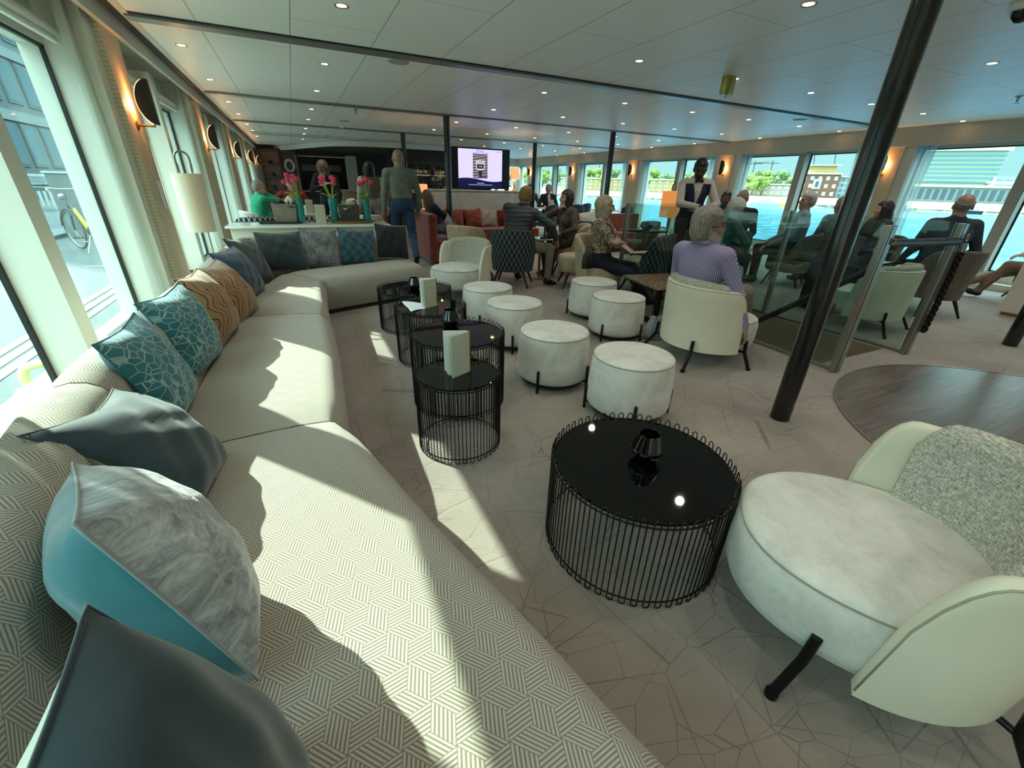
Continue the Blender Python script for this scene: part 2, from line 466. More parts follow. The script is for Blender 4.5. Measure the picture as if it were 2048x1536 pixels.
# floor with the stairwell opening
f = MB()
hx0, hx1, hy0, hy1 = 3.90, 4.93, 1.85, 4.6
f.span((-1.6, YB, -0.12), (hx0, YF, 0)); f.span((hx1, YB, -0.12), (XR + 0.2, YF, 0))
f.span((hx0, YB, -0.12), (hx1, hy0, 0)); f.span((hx0, hy1, -0.12), (hx1, YF, 0))
struct(f.build('floor', m_carpet))
s = MB()
s.span((hx0 - 0.03, hy0, -2.2), (hx0, hy1, -0.001)); s.span((hx1, hy0, -2.2), (hx1 + 0.03, hy1, -0.001))
s.span((hx0, hy1, -2.2), (hx1, hy1 + 0.03, -0.001)); s.span((hx0, hy0 - 0.03, -2.2), (hx1, hy0, -0.122))
struct(s.build('wall_stairwell', M('stairwell_tan', '#8b7a66', 0.7)))
st = MB()
for k in range(10):
    st.span((hx0, hy0 + 0.27 * k, -0.17 * (k + 1) - 0.04), (hx1, hy0 + 0.27 * (k + 1) + 0.02, -0.17 * (k + 1)))
struct(st.build('floor_stair_steps', m_dance))
# round wooden dance floor, slightly proud of the carpet
c = (4.10, 0.23); R = 1.39
d = MB(); d.lathe([(0, 0.006), (R, 0.006)], 96)
struct(d.build('floor_dance_disc', m_dance, loc=(c[0], c[1], 0)))
d = MB(); d.lathe([(R, 0.0), (R, 0.009), (R + 0.014, 0.009), (R + 0.014, 0.0)], 96)
struct(d.build('trim_1', M('floor_trim', '#8a8074', 0.3, 0.7), smooth=40, loc=(c[0], c[1], 0)))
# ceiling and its channels
o = MB().span((-1.1, YB, ZC), (XR + 0.1, YF, ZC + 0.1)).build('ceiling', m_ceil); struct(o)
for i, y in enumerate((-2.1, 1.38, 4.86, 8.32, 11.92)):
    b = MB()
    b.mi = 0; b.span((-0.93, y, ZC - 0.022), (9.95, y + 0.13, ZC + 0.01))
    b.mi = 1; b.span((-0.93, y - 0.045, ZC - 0.004), (9.95, y - 0.002, ZC + 0.01))
    if i > 2: b.m = [0] * len(b.m)
    struct(b.build('ceiling_channel', [m_channel, m_black]))
b = MB(); b.span((-0.8, 14.6, ZC - 0.004), (3.6, 14.66, ZC + 0.01)); b.span((-0.8, 15.15, ZC - 0.004), (3.9, 15.24, ZC + 0.01))
struct(b.build('ceiling_slot', m_black))
b = MB(); b.span((-1.0, YB, ZC - 0.02), (-0.955, YF, ZC + 0.02)); struct(b.build('trim_shadow_gap', m_black))  # black strip drawn for the shadowed gap between ceiling and valance
b = MB(); b.span((-0.955, YB, ZC - 0.006), (-0.90, YF, ZC + 0.002)); struct(b.build('trim_3', m_cream))
b = MB(); b.span((9.93, YB, ZC - 0.012), (9.97, YF, ZC + 0.02)); struct(b.build('trim_4', m_black))

def side(name, X, sg):
    """one window wall: X is the glass plane, sg the direction into the room"""
    x = lambda d: X + sg * d
    def sp(b, d0, d1, y0, y1, z0, z1): b.span((x(d0), y0, z0), (x(d1), y1, z1))
    w = MB()
    for yc in PIT: sp(w, -0.12, 0.26, yc - 0.37, yc + 0.37, -0.1, ZC + 0.1)
    sp(w, -0.12, 0.02, YB, YF, -0.12, 0.26)                        # low sill wall
    sp(w, 0.02, 0.24, YB, YF, -0.12, 0.10)
    sp(w, -0.12, 0.02, YB, YF, WH, ZC + 0.12)
    struct(w.build('wall_' + name, m_cream))
    v = MB()
    sp(v, 0.30, 0.335, YB, YF, 2.30 if sg > 0 else WH + 0.03, ZC + 0.01)
    sp(v, 0.02, 0.335, YB, YF, ZC, ZC + 0.06)
    struct(v.build('wall_valance_' + name, m_valance))
    pn = MB()
    for yc in PIT: sp(pn, 0.26, 0.30, yc - 0.21, yc + 0.21, 0.1, ZC)
    struct(pn.build('wall_panel_' + name, m_panel))
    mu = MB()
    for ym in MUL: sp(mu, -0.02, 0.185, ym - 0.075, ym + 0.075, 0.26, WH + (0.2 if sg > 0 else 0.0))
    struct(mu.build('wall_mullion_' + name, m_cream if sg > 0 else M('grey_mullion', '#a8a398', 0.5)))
    n = 0
    for i in range(len(PIT) - 1):
        for (a, b) in ((PIT[i] + 0.37, MUL[i] - 0.075), (MUL[i] + 0.075, PIT[i + 1] - 0.37)):
            n += 1
            g = MB(); sp(g, -0.006, 0.0, a, b, 0.24, WH + 0.02)
            wo = struct(g.build('window_%d%s' % (n, name[0]), m_glass))
            fr = MB()
            for (y0, y1) in ((a, a + 0.022), (b - 0.022, b)): sp(fr, -0.01, 0.012, y0, y1, 0.26, WH)
            sp(fr, -0.01, 0.012, a, b, WH - 0.02, WH); sp(fr, -0.01, 0.012, a, b, 0.26, 0.28)
            struct(fr.build('window_frame', m_gasket, wo))
side('left', XL, 1)
side('right', XR, -1)
# roller blinds rolled up at the window heads, left side
for i in range(len(PIT) - 1):
    for (a, b) in ((PIT[i] + 0.42, MUL[i] - 0.1), (MUL[i] + 0.1, PIT[i + 1] - 0.42)):
        if a < 0.2 or a > 13: continue
        t = T('roller_blind', 'white roller blind rolled up at the head of a left-hand window', 'blind', (XL + 0.1, a, 2.17), 0, 'roller blinds at the left windows')
        MB().tube([(0, 0, 0.0), (0, b - a, 0.0)], 0.032, 14).build('roll', M('blind_cloth', '#d2d2c6', 0.8), t, smooth=40)
        MB().box((0.0, (b - a) / 2, -0.055), (0.03, b - a - 0.02, 0.022)).build('bottom_bar', M('blind_bar', '#e4e4da', 0.4), t, bevel=0.006)
# end walls
b = MB(); b.span((-1.6, YB - 0.1, -0.1), (XR + 0.2, YB, ZC + 0.1)); struct(b.build('wall_back', m_cream))
b = MB(); b.span((-1.6, YF, -0.1), (6.2, YF + 0.1, ZC + 0.1)); struct(b.build('wall_front', m_dark))
w = MB()
w.span((6.2, YF, -0.1), (XR + 0.2, YF + 0.1, 0.3)); w.span((6.2, YF, WH), (XR + 0.2, YF + 0.1, ZC + 0.1))
for xx in (6.2, 7.5, 8.8, 10.1): w.span((xx - 0.06, YF - 0.05, 0.3), (xx + 0.06, YF + 0.1, WH))
struct(w.build('wall_front_windows', m_valance))
for k, xx in enumerate((6.26, 7.56, 8.86)):
    struct(MB().span((xx, YF + 0.02, 0.3), (xx + 1.18, YF + 0.026, WH)).build('window_%d' % (30 + k), m_glass))
# deck roof above keeps daylight out
struct(MB().span((-1.48, YB - 0.5, ZC + 0.12), (XR + 0.3, YF + 0.5, ZC + 0.3)).build('roof', m_dark))

# structural posts
for (px, py) in ((2.66, 1.37), (6.35, 1.40), (2.66, 8.36), (2.66, 11.93), (6.38, 8.40), (6.38, 11.93)):
    q = MB(); q.lathe([(0.058, 0.0), (0.058, ZC - 0.021 if py < 13 else ZC)], 28)
    struct(q.build('pillar', m_post, smooth=True, loc=(px, py, 0)))

# ------------------------------------------------------------------ ceiling fittings
dl = T('downlight', 'round recessed downlight glowing warm in the white ceiling', 'ceiling light', (0, 0, 0), 0, 'recessed ceiling downlights')
MB().lathe([(0.032, -0.001), (0.05, -0.004), (0.05, 0.0)], 20).build('ring', M('downlight_ring', '#b8a27e', 0.3, 0.6), dl, smooth=40)
MB().lathe([(0, -0.0005), (0.034, -0.0012)], 16).build('bulb', m_led, dl)
first = True; spots = []
for y in (-1.3, 0.5, 2.29, 3.88, 5.7, 7.37, 9.25, 10.85, 12.75, 14.3, 16.2):
    for x in (-0.72, 0.51, 1.84, 3.15, 4.47, 5.79, 7.09, 8.44, 9.67):
        if y > 12 and x in (1.84, 3.15): continue
        if abs(x - 1.84) < 0.01 and y > 3: continue
        if y < 1 and x < 0: continue
        if first: dl.location = (x, y, ZC); first = False
        else: dup(dl, (x, y, ZC), 0)
        if y > -2: spots.append((x, y))
for i, (x, y) in enumerate(spots):
    if x > 9.0 or x < 0: continue
    L = bpy.data.lights.new('downlight_beam', 'SPOT'); L.energy = 7.0; L.color = (1.0, 0.93, 0.84); L.spot_size = 2.3; L.spot_blend = 0.8; L.shadow_soft_size = 0.04
    o = bpy.data.objects.new('downlight_beam', L); COL.objects.link(o); o.location = (x, y, ZC - 0.03)
def disc(name, label, cat, loc, r, h, m, prof=None):
    o = MB().lathe(prof or [(0, -h), (r * 0.94, -h), (r, -h * 0.6), (r, 0)], 32).build(name, m, smooth=40, loc=loc)
    return tag(o, label, cat)
m_grille = M('speaker_grille', '#9ba19d', 0.7)
disc('ceiling_speaker', 'round grey ceiling speaker above the curved sofa', 'speaker', (1.17, 5.18, ZC), 0.105, 0.006, m_grille)
disc('ceiling_speaker', 'round grey ceiling speaker above the seats by the right windows', 'speaker', (7.69, 5.21, ZC), 0.105, 0.006, m_grille)
disc('ceiling_speaker', 'round grey ceiling speaker near the smoke detector towards the bar', 'speaker', (1.19, 10.58, ZC), 0.105, 0.006, m_grille)
t = T('dome_camera', 'white dome camera in the upper right corner of the ceiling', 'camera', (4.27, 1.64, ZC))
MB().lathe([(0, -0.03), (0.075, -0.03), (0.085, -0.012), (0.085, 0)], 28).build('housing', M('white_plastic', '#d5d8d6', 0.4), t, smooth=40)
MB().lathe([(0, -0.09), (0.03, -0.085), (0.055, -0.06), (0.062, -0.03)], 24).build('lens_dome', m_blackvase, t, smooth=True)
t = T('smoke_detector', 'white smoke detector on the ceiling near the bar', 'detector', (1.2, 11.38, ZC))
MB().lathe([(0, -0.07), (0.03, -0.065), (0.05, -0.035), (0.055, 0)], 20).build('body', M('white_plastic'), t, smooth=40)
t = T('brass_ceiling_box', 'brass half-round box mounted under the ceiling right of centre', 'fixture', (4.36, 3.86, ZC), 0.3)
q = MB(); q.lathe([(0.0, -0.16), (0.095, -0.16), (0.1, -0.15), (0.1, 0)], 28, sy=0.62); q.build('body', M('pale_brass', '#9d9350', 0.35, 0.7), t, smooth=40)
MB().lathe([(0, -0.19), (0.008, -0.185), (0.01, -0.16)], 10).build('nozzle', m_steel, t, smooth=True)
for (x, y, lb) in ((1.18, 8.74, 'small chrome sprinkler on the ceiling between sofa and bar'), (7.81, 2.71, 'small dark sprinkler on the ceiling at the right edge'), (7.0, 9.2, 'small sprinkler on the ceiling beyond the centre pillars'), (1.1, 14.2, 'small sprinkler on the ceiling in front of the bar')):
    t = T('sprinkler', lb, 'sprinkler', (x, y, ZC))
    MB().lathe([(0.035, 0), (0.035, -0.008), (0.012, -0.02), (0.01, -0.06)], 14).build('stem', m_steel, t, smooth=40)
    MB().lathe([(0, -0.075), (0.03, -0.073), (0.03, -0.078), (0, -0.08)], 14).build('deflector', m_steel, t, smooth=40)

# ------------------------------------------------------------------ wall sconces: a black half disc in front of a warm glow
def sconce(sg, label, loc):
    t = T('wall_sconce', label, 'wall lamp', loc, 0 if sg > 0 else PI, 'wall sconces on the %s piers' % ('left' if sg > 0 else 'right'))
    n = 28; R = 0.155; c0 = 0.150                      # flat half disc standing square to the wall, straight edge outward
    arc = [(c0 - 0.105 * math.sin(PI * k / n), R * math.cos(PI * k / n)) for k in range(n + 1)]
    hd = MB(); hd.poly([(x, -0.03, z) for x, z in arc], 0.06, (0, 1, 0)); hd.build('half_disc_shade', M('matt_black', '#0b0b0c', 0.6), t)
    g = MB(); g.grid([[(x - 0.004, -0.022, z * 1.015), (x - 0.004, 0.022, z * 1.015)] for x, z in arc[3:-3]]); g.build('glow_strip', m_warm, t)
    MB().tube([(0.0, -0.01, -0.165), (0.12, -0.01, -0.165), (0.12, -0.01, -0.14)], 0.008, 8).build('bracket', m_brass, t, smooth=True)
    MB().lathe([(0, 0.012), (0.035, 0.01), (0.035, 0)], 18, axis='X', c=(0, -0.01, -0.165)).build('wall_plate', m_brass, t, smooth=40)
    L = bpy.data.lights.new('sconce_bulb', 'POINT'); L.energy = 1.6; L.color = (1.0, 0.52, 0.22); L.shadow_soft_size = 0.012
    o = bpy.data.objects.new('sconce_bulb', L); COL.objects.link(o); o.parent = t; o.location = (0.018, -0.0, -0.02)
    return t
ords = ['nearest', 'second', 'third', 'fourth', 'fifth']
for k, y in enumerate((4.83, 8.33, 11.83, 15.33, 18.83)):
    sconce(1, '%s black half-disc sconce along the left window wall' % ords[k], (XL + 0.30, y, 1.86))
    sconce(-1, '%s black half-disc sconce along the right window wall' % ords[k], (XR - 0.30, y, 1.86))
t = T('wall_socket', 'white socket plate on the panel below the nearest left sconce', 'socket', (XL + 0.30, 4.9, 1.18))
MB().box((0.006, 0, 0), (0.012, 0.08, 0.22)).build('plate', M('white_plastic'), t, bevel=0.004)

# ------------------------------------------------------------------ curtains
m_sheer = sheer('sheer_curtain', '#d8d6c8', 0.16)
m_sheer_r = sheer('sheer_curtain_blue', '#cfd2d0', 0.30)
def curtain(X, y0, y1, label, m, ph, amp=0.035, n=5):
    P = []; nv = 10
    for i in range(n * 12 + 1):
        u = i / (n * 12)
        row = []
        for j in range(nv + 1):
            z = 0.04 + (2.39 - 0.04) * j / nv
            sq = 1.0 - 0.10 * math.sin(PI * j / nv)
            yy = (y0 + y1) / 2 + (u - 0.5) * (y1 - y0) * sq + 0.012 * math.sin(u * 31 + ph + j * 0.2)
            row.append((X + amp * math.sin(u * n * 2 * PI + ph) * (0.75 + 0.25 * math.sin(j * 0.7 + u * 9 + ph)), yy, z))
        P.append(row)
    b = MB(); b.grid(P)
    o = b.build('curtain', m, smooth=True)
    return tag(o, label, 'curtain', 'sheer curtains on the %s windows' % ('left' if X < 0 else 'right'))
onames = ['', 'nearest', 'second', 'third', 'fourth', 'fifth', 'sixth']
for k, yc in enumerate(PIT):
    if k == 0: continue
    for sd, (a, b) in (('before', (yc - 0.56, yc - 0.22)), ('beyond', (yc + 0.22, yc + 0.60))):
        nm = 'unseen' if k == 1 else ords[min(k - 2, 4)]
        if k >= 2:
            curtain(XL + 0.19, a, b, 'sheer curtain just %s the %s left sconce' % (sd, ords[k - 2]), m_sheer, k * 1.3 + a)
            curtain(XR - 0.17, a - 0.05, b + 0.05, 'sheer curtain just %s the %s right sconce' % (sd, ords[k - 2]), m_sheer_r, k * 1.7 + a, 0.04, 6)
        else:
            curtain(XL + 0.19, a, b, 'sheer curtain at the pier nearest the camera, %s its panel' % sd, m_sheer, k * 1.3 + a)
# ------------------------------------------------------------------ the long curved sofa
def resample(pts, n):
    P = curve([(p[0], p[1], 0) for p in pts], 24)
    L = [0.0]
    for a, b in zip(P, P[1:]): L.append(L[-1] + (b - a).length)
    out = []
    for i in range(n + 1):
        s = L[-1] * i / n; j = 0
        while j < len(L) - 2 and L[j + 1] < s: j += 1
        t = (s - L[j]) / max(L[j + 1] - L[j], 1e-9)
        out.append((P[j].lerp(P[j + 1], t), s))
    return out
def sweep(fr, bk, prof, n, parent, name, u0=0.0, crown=0.0, m=m_sofa):
    """prof: closed ring of (depth in metres from the front edge, or from the back when negative, z)"""
    F = resample(fr, n); B = resample(bk, n); P = []; U = []
    pl = [0.0]
    for a, b in zip(prof, prof[1:] + prof[:1]): pl.append(pl[-1] + math.dist((abs(a[0]), a[1]) if a[0] * b[0] >= 0 else a, (abs(b[0]), b[1]) if a[0] * b[0] >= 0 else a))
    # end rings pulled in a little so the module edges are soft
    for i in range(n + 1):
        f, s = F[i]; b = B[i][0]; d = (b - f); w = d.length; dn = d / w
        row = []; ur = []
        e = min(i, n - i); pull = (0.022, 0.008, 0.002)[e] if e < 3 else 0.0
        cz = sum(p[1] for p in prof) / len(prof)
        for j, (dd, z) in enumerate(prof):
            q = f + dn * dd if dd >= 0 else b + dn * (dd)
            zz = z - pull if z > cz else z
            row.append((q.x + dn.x * (pull if (dd >= 0 and dd < 0.05) else 0), q.y + dn.y * (pull if (dd >= 0 and dd < 0.05) else 0), zz)); ur.append((u0 + s, pl[j]))
        ur.append((u0 + s, pl[len(prof)]))
        P.append(row); U.append(ur)
    mb = MB(); mb.grid(P, cv=True, uv=U)
    nn = len(prof)
    mb.add(P[0], [tuple(range(nn))], [[U[0][j] for j in range(nn)]]); mb.add(P[-1], [tuple(range(nn))[::-1]], [[U[-1][j] for j in range(nn)][::-1]])
    return mb.build(name, m, parent, smooth=62)
sofa = T('curved_sofa', 'long curved pale sofa with hexagon-woven cover along the left windows', 'sofa', (0, 0, 0))
seat_prof = [(0.05, 0.05), (0.02, 0.12), (-0.001 + 0.001, 0.22)] + [(0.0 + 0.11 - 0.11 * math.cos(a), 0.27 + 0.125 * math.sin(a)) for a in [k * PI / 2 / 7 for k in range(1, 8)]] + \
            [(0.20, 0.402), (0.32, 0.404), (0.46, 0.402), (0.58, 0.398), (0.66, 0.39), (0.66, 0.30), (0.64, 0.05)]
back_prof = [(-0.40, 0.20), (-0.395, 0.38), (-0.375, 0.50), (-0.345, 0.60)] + [(-0.235 - 0.105 * math.cos(a), 0.635 + 0.105 * math.sin(a)) for a in [k * PI / 8 for k in range(0, 9)]] + \
            [(-0.10, 0.55), (-0.075, 0.40), (-0.07, 0.20)]
SEG = [
    ([(0.86, -0.85), (0.68, -0.35), (0.475, 0.25), (0.385, 0.58), (0.265, 0.98), (0.125, 1.52), (0.055, 1.79)], [(-0.42, -1.1), (-0.63, -0.3), (-0.80, 0.42), (-0.90, 1.0), (-0.985, 1.5), (-1.01, 1.72)], 34),
    ([(0.05, 1.80), (0.065, 2.2), (0.095, 2.9), (0.10, 3.57)], [(-1.01, 1.73), (-1.0, 2.4), (-0.97, 3.0), (-0.93, 3.74)], 22),
    ([(0.10, 3.58), (0.105, 4.0), (0.12, 4.5), (0.15, 4.82)], [(-0.93, 3.75), (-0.89, 4.5), (-0.80, 5.4), (-0.72, 6.02)], 22),
    ([(0.155, 4.83), (0.42, 4.93), (0.85, 5.08), (1.32, 5.26)], [(-0.71, 6.03), (-0.2, 6.10), (0.5, 6.22), (1.22, 6.36)], 20)]
u0 = 0.0
for (fr, bk, n) in SEG:
    sweep(fr, bk, seat_prof, n, sofa, 'seat_cushion', u0)
    sweep(fr, bk, back_prof, n, sofa, 'backrest', u0 + 0.3)
    u0 += 1.7
    p = MB(); F = resample(fr, n); B = resample(bk, n)
    p.grid([[(f[0].x + 0.07 * (b[0] - f[0]).normalized().x, f[0].y + 0.07 * (b[0] - f[0]).normalized().y, z) for z in (0.0, 0.06)] + [(b[0].x - 0.09 * (b[0] - f[0]).normalized().x, b[0].y - 0.09 * (b[0] - f[0]).normalized().y, z) for z in (0.06, 0.0)] for f, b in zip(F, B)], cv=True)
    p.build('plinth', M('sofa_plinth', '#171513', 0.7), sofa)

# ------------------------------------------------------------------ cushions
def cushion(label, c, n, up, w, h, puff, mf, mb, roll=0.0, sag=0.0, seed=0, piping=None, pinch=0.05):
    """puffed square cushion; n is where its face looks, up its upward edge direction; parts: face, back, piping"""
    n = Vector(n).normalized(); up = Vector(up); up = (up - n * up.dot(n)).normalized(); rt = up.cross(n)
    if roll:
        q = Matrix.Rotation(roll, 3, n); up = q @ up; rt = q @ rt
    R = random.Random(seed); ph = [R.uniform(0, 6.28) for _ in range(6)]
    N = 22
    def P(u, v, sgn):
        a, b = abs(u), abs(v)
        px = u * (1 - pinch * (1 - b ** 2) * a ** 3) * w / 2; py = v * (1 - pinch * (1 - a ** 2) * b ** 3) * h / 2
        th = puff * (max(0.0, (1 - a ** 2.4) * (1 - b ** 2.4)) ** 0.55)
        wr = 0.0035 * math.sin(u * 5 + v * 3 + ph[0]) * math.sin(v * 7 + ph[1]) + 0.0025 * math.sin(u * 11 - v * 6 + ph[2])
        z = sgn * (th * 0.5 + wr * th / puff * 2.0)
        z += -sag * (v * v) - sag * 0.5 * u * u
        py -= max(0.0, v) * sag * 0.8 * (1 - a)
        return (rt * px + up * py + n * z)
    t = T('throw_cushion', label, 'cushion', c, 0, None)
    for nm, sgn, m in (('front_face', 1, mf), ('back_face', -1, mb)):
        b = MB()
        rows = [[P(-1 + 2 * i / N, -1 + 2 * j / N, sgn) for j in range(N + 1)] for i in range(N + 1)]
        uv = [[((i / N - 0.5) * w, (j / N - 0.5) * h) for j in range(N + 1)] for i in range(N + 1)]
        b.grid(rows, uv=uv); b.build(nm, m, t, smooth=True)
    ring = [P(-1 + 2 * i / N, -1, 0) for i in range(N)] + [P(1, -1 + 2 * i / N, 0) for i in range(N)] + [P(1 - 2 * i / N, 1, 0) for i in range(N)] + [P(-1, 1 - 2 * i / N, 0) for i in range(N)]
    MB().tube(ring, 0.0035, 6, closed=True).build('piping', piping or mf, t, smooth=True)
    return t
def cob(nt): return voro(nt, co(nt, 'UV'), 27.0).st(0.025, 0.07)
m_cob = M('teal_cobble_velvet', lambda nt: mixc(nt, cob(nt), '#8fa8a4', '#176a74'), 0.7, bump=cob, bs=0.6, bd=0.004, sheen=0.4)
m_tealv = M('teal_velvet', velvet('#14606a', '#1d7480', 5.0), 0.7, sheen=0.5)
m_nightv = M('midnight_velvet', velvet('#0e2229', '#17323a', 5.0), 0.75, sheen=0.35)
m_navyv = M('navy_velvet', velvet('#0c2a40', '#143a52', 5.0), 0.75, sheen=0.35)
m_inkv = M('ink_velvet', velvet('#04101a', '#0a1a26', 5.0), 0.8, sheen=0.2)
m_slatev = M('slate_velvet', velvet('#233239', '#33444b', 5.0), 0.75, sheen=0.35)
def snake(nt):
    u, v, _ = xyz(nt, co(nt, 'UV')); n = noise(nt, co(nt, 'UV'), 9.0, 2, 0.5, 0.4)
    a = ((u * 30.0 + (v * 38.0 + n * 4.0).sin() * 0.55 + n * 2.5).fr() - 0.5).ab()
    return a.st(0.36, 0.44)
m_snake = M('gold_snake_velvet', lambda nt: mixc(nt, snake(nt), '#9a6f45', '#1f1a17'), 0.75, bump=lambda nt: snake(nt), bs=0.4, bd=0.003, sheen=0.3)
def marbled(nt):
    k = co(nt, 'UV'); a = noise(nt, k, 26.0, 6, 0.75, 1.0); b = noise(nt, k, 5.0, 3, 0.6)
    return ramp(nt, a * 0.65 + b * 0.35, [(0.36, '#4d5154'), (0.47, '#83888a'), (0.55, '#a3a9a8'), (0.66, '#c8cecb')])
m_marbled = M('crushed_silver_velvet', marbled, 0.6, bump=lambda nt: noise(nt, co(nt, 'UV'), 40.0, 4), bs=0.6, bd=0.006, sheen=0.4)
m_speck = M('speckled_grey_velvet', lambda nt: ramp(nt, noise(nt, co(nt, 'UV'), 60.0, 5, 0.75, 0.6) * 0.7 + noise(nt, co(nt, 'UV'), 7.0, 2) * 0.3, [(0.4, '#2f3136'), (0.52, '#73777a'), (0.62, '#a0a5a5')]), 0.75, sheen=0.3)
m_fern = M('dark_green_cobble', lambda nt: mixc(nt, voro(nt, co(nt, 'UV'), 38.0).st(0.02, 0.08), '#24444a', '#0d2a30'), 0.75, bump=lambda nt: voro(nt, co(nt, 'UV'), 38.0), bs=0.6, bd=0.004, sheen=0.5)
def knit(nt):
    u, v, _ = xyz(nt, co(nt, 'UV')); return ((v * 42.0).sin() * (u * 52.0 + (v * 21.0).sin() * 1.2).sin())
m_knit = M('petrol_quilted_velvet', lambda nt: mixc(nt, knit(nt).st(-0.8, 0.9), '#15394a', '#2d5b6a'), 0.75, bump=knit, bs=0.6, bd=0.006, sheen=0.4)
m_creamc = M('cream_cotton', '#cfcdbd', 0.85)
m_greyc = M('pale_grey_cotton', '#a3a39c', 0.85)
cushion('large midnight velvet cushion with cream back at the near end of the sofa', (-0.235, 0.31, 0.64), (0.95, 0.0, 0.32), (-0.32, 0.06, 0.95), 0.47, 0.47, 0.19, m_nightv, m_creamc, 0.0, 0.02, 1)
cushion('crushed silver cushion with smooth teal back', (-0.375, 0.85, 0.622), (0.86, 0.42, 0.26), (-0.30, 0.12, 0.95), 0.41, 0.45, 0.25, m_marbled, m_tealv, 0.0, 0.0, 2)
cushion('slumped midnight cushion with cream back between silver and teal cushions', (-0.52, 1.49, 0.575), (0.77, 0.07, 0.64), (-0.64, 0.18, 0.75), 0.47, 0.45, 0.15, m_nightv, m_creamc, 0.0, 0.03, 3, None, 0.10)
cushion('teal cobblestone cushion nearer the camera of the two', (-0.638, 2.055, 0.612), (0.95, -0.02, 0.3), (-0.3, 0.01, 0.95), 0.43, 0.42, 0.15, m_cob, m_tealv, 0.0, 0.01, 4)
cushion('teal cobblestone cushion next to the gold snake cushions', (-0.613, 2.60, 0.618), (0.95, -0.21, 0.25), (-0.25, 0.03, 0.97), 0.43, 0.43, 0.16, m_cob, m_tealv, 0.0, 0.02, 5)
cushion('gold and black snake-pattern cushion touching the teal cobblestone one', (-0.573, 3.121, 0.62), (0.93, -0.09, 0.35), (-0.35, 0.06, 0.93), 0.42, 0.43, 0.16, m_snake, m_snake, 0.0, 0.02, 6)
cushion('gold and black snake-pattern cushion touching the navy cushion', (-0.526, 3.638, 0.609), (0.84, -0.22, 0.49), (-0.48, 0.1, 0.87), 0.43, 0.44, 0.14, m_snake, m_snake, 0.0, 0.03, 7)
cushion('navy velvet cushion with pale grey back standing in the sofa corner', (-0.52, 4.30, 0.60), (0.88, -0.28, 0.40), (-0.38, 0.05, 0.9), 0.45, 0.44, 0.15, m_navyv, m_greyc, -0.05, 0.02, 8)
cushion('slate grey cushion tucked behind the navy one in the corner', (-0.50, 4.98, 0.60), (0.84, -0.36, 0.42), (-0.36, 0.2, 0.88), 0.43, 0.44, 0.14, m_slatev, m_greyc, -0.08, 0.01, 9)
cushion('dark green textured cushion at the corner end of the back row', (-0.23, 5.52, 0.60), (0.22, -0.90, 0.40), (-0.08, 0.42, 0.9), 0.47, 0.43, 0.15, m_fern, m_greyc, 0.0, 0.01, 10)
cushion('speckled grey velvet cushion in the middle of the back row', (0.17, 5.66, 0.605), (0.12, -0.92, 0.40), (0, 0.42, 0.9), 0.41, 0.44, 0.14, m_speck, m_tealv, -0.04, 0.01, 11)
cushion('petrol blue quilted cushion in the back row', (0.62, 5.80, 0.595), (0.14, -0.92, 0.40), (0, 0.45, 0.9), 0.44, 0.42, 0.14, m_knit, m_navyv, -0.03, 0.01, 12)
cushion('ink black velvet cushion with pale piping beside the cream armchair', (1.08, 5.96, 0.615), (0.16, -0.92, 0.40), (0, 0.42, 0.9), 0.44, 0.46, 0.13, m_inkv, m_creamc, -0.05, 0.01, 13, m_creamc)
# ------------------------------------------------------------------ wire basket tables
def wire_table(label, x, y, r, H, n, gl=None):
    t = T('wire_side_table', label, 'table', (x, y, 0), 0, None)
    g = MB(); g.lathe([(0, H - 0.03), (r - 0.016, H - 0.03), (r - 0.012, H - 0.027), (r - 0.012, H - 0.022), (r - 0.016, H - 0.019), (0, H - 0.019)], 72)
    g.build('table_top', m_blackglass, t, smooth=30)
    pts = []; n += n % 2
    for k in range(n):
        a0 = 2 * PI * k / n; a1 = 2 * PI * (k + 1) / n
        zs = (0.012, H - 0.014) if k % 2 == 0 else (H - 0.014, 0.012)
        top = k % 2 == 0
        def q(a, z, rr): return (rr * math.cos(a), rr * math.sin(a), z)
        pts += [q(a0, zs[0], r), q(a0, (zs[0] + zs[1]) / 2, r), q(a0, zs[1], r)]
        am = (a0 + a1) / 2; zc = H if top else 0.003
        pts += [q(lerp(a0, a1, 0.2), lerp(zs[1], zc, 0.75), r - 0.001), q(am, zc, r - 0.002), q(lerp(a0, a1, 0.8), lerp(zs[1], zc, 0.75), r - 0.001)]
    w = MB(); w.tube(pts, 0.0026, 5, closed=True)
    for (rr, z, th) in ((r - 0.006, 0.028, 0.0035), (r - 0.006, H - 0.034, 0.004)):
        w.tube([(rr * math.cos(2 * PI * k / 64), rr * math.sin(2 * PI * k / 64), z) for k in range(64)], th, 6, closed=True)
    w.build('wire_cage', m_wire, t, smooth=True)
    return t
wire_table('low black wire basket table nearest the right-hand armchair', 1.054, 0.973, 0.350, 0.405, 104)
wire_table('small black wire table with open menu on its glass top', 0.632, 1.94, 0.228, 0.455, 72)
wire_table('tall black wire table behind the small one with the menu', 0.80, 2.44, 0.302, 0.50, 92)
wire_table('black wire table carrying a menu and a white napkin', 0.845, 3.25, 0.285, 0.46, 88)
wire_table('wide low black wire table in front of the far sofa leg', 0.93, 4.16, 0.36, 0.405, 104)

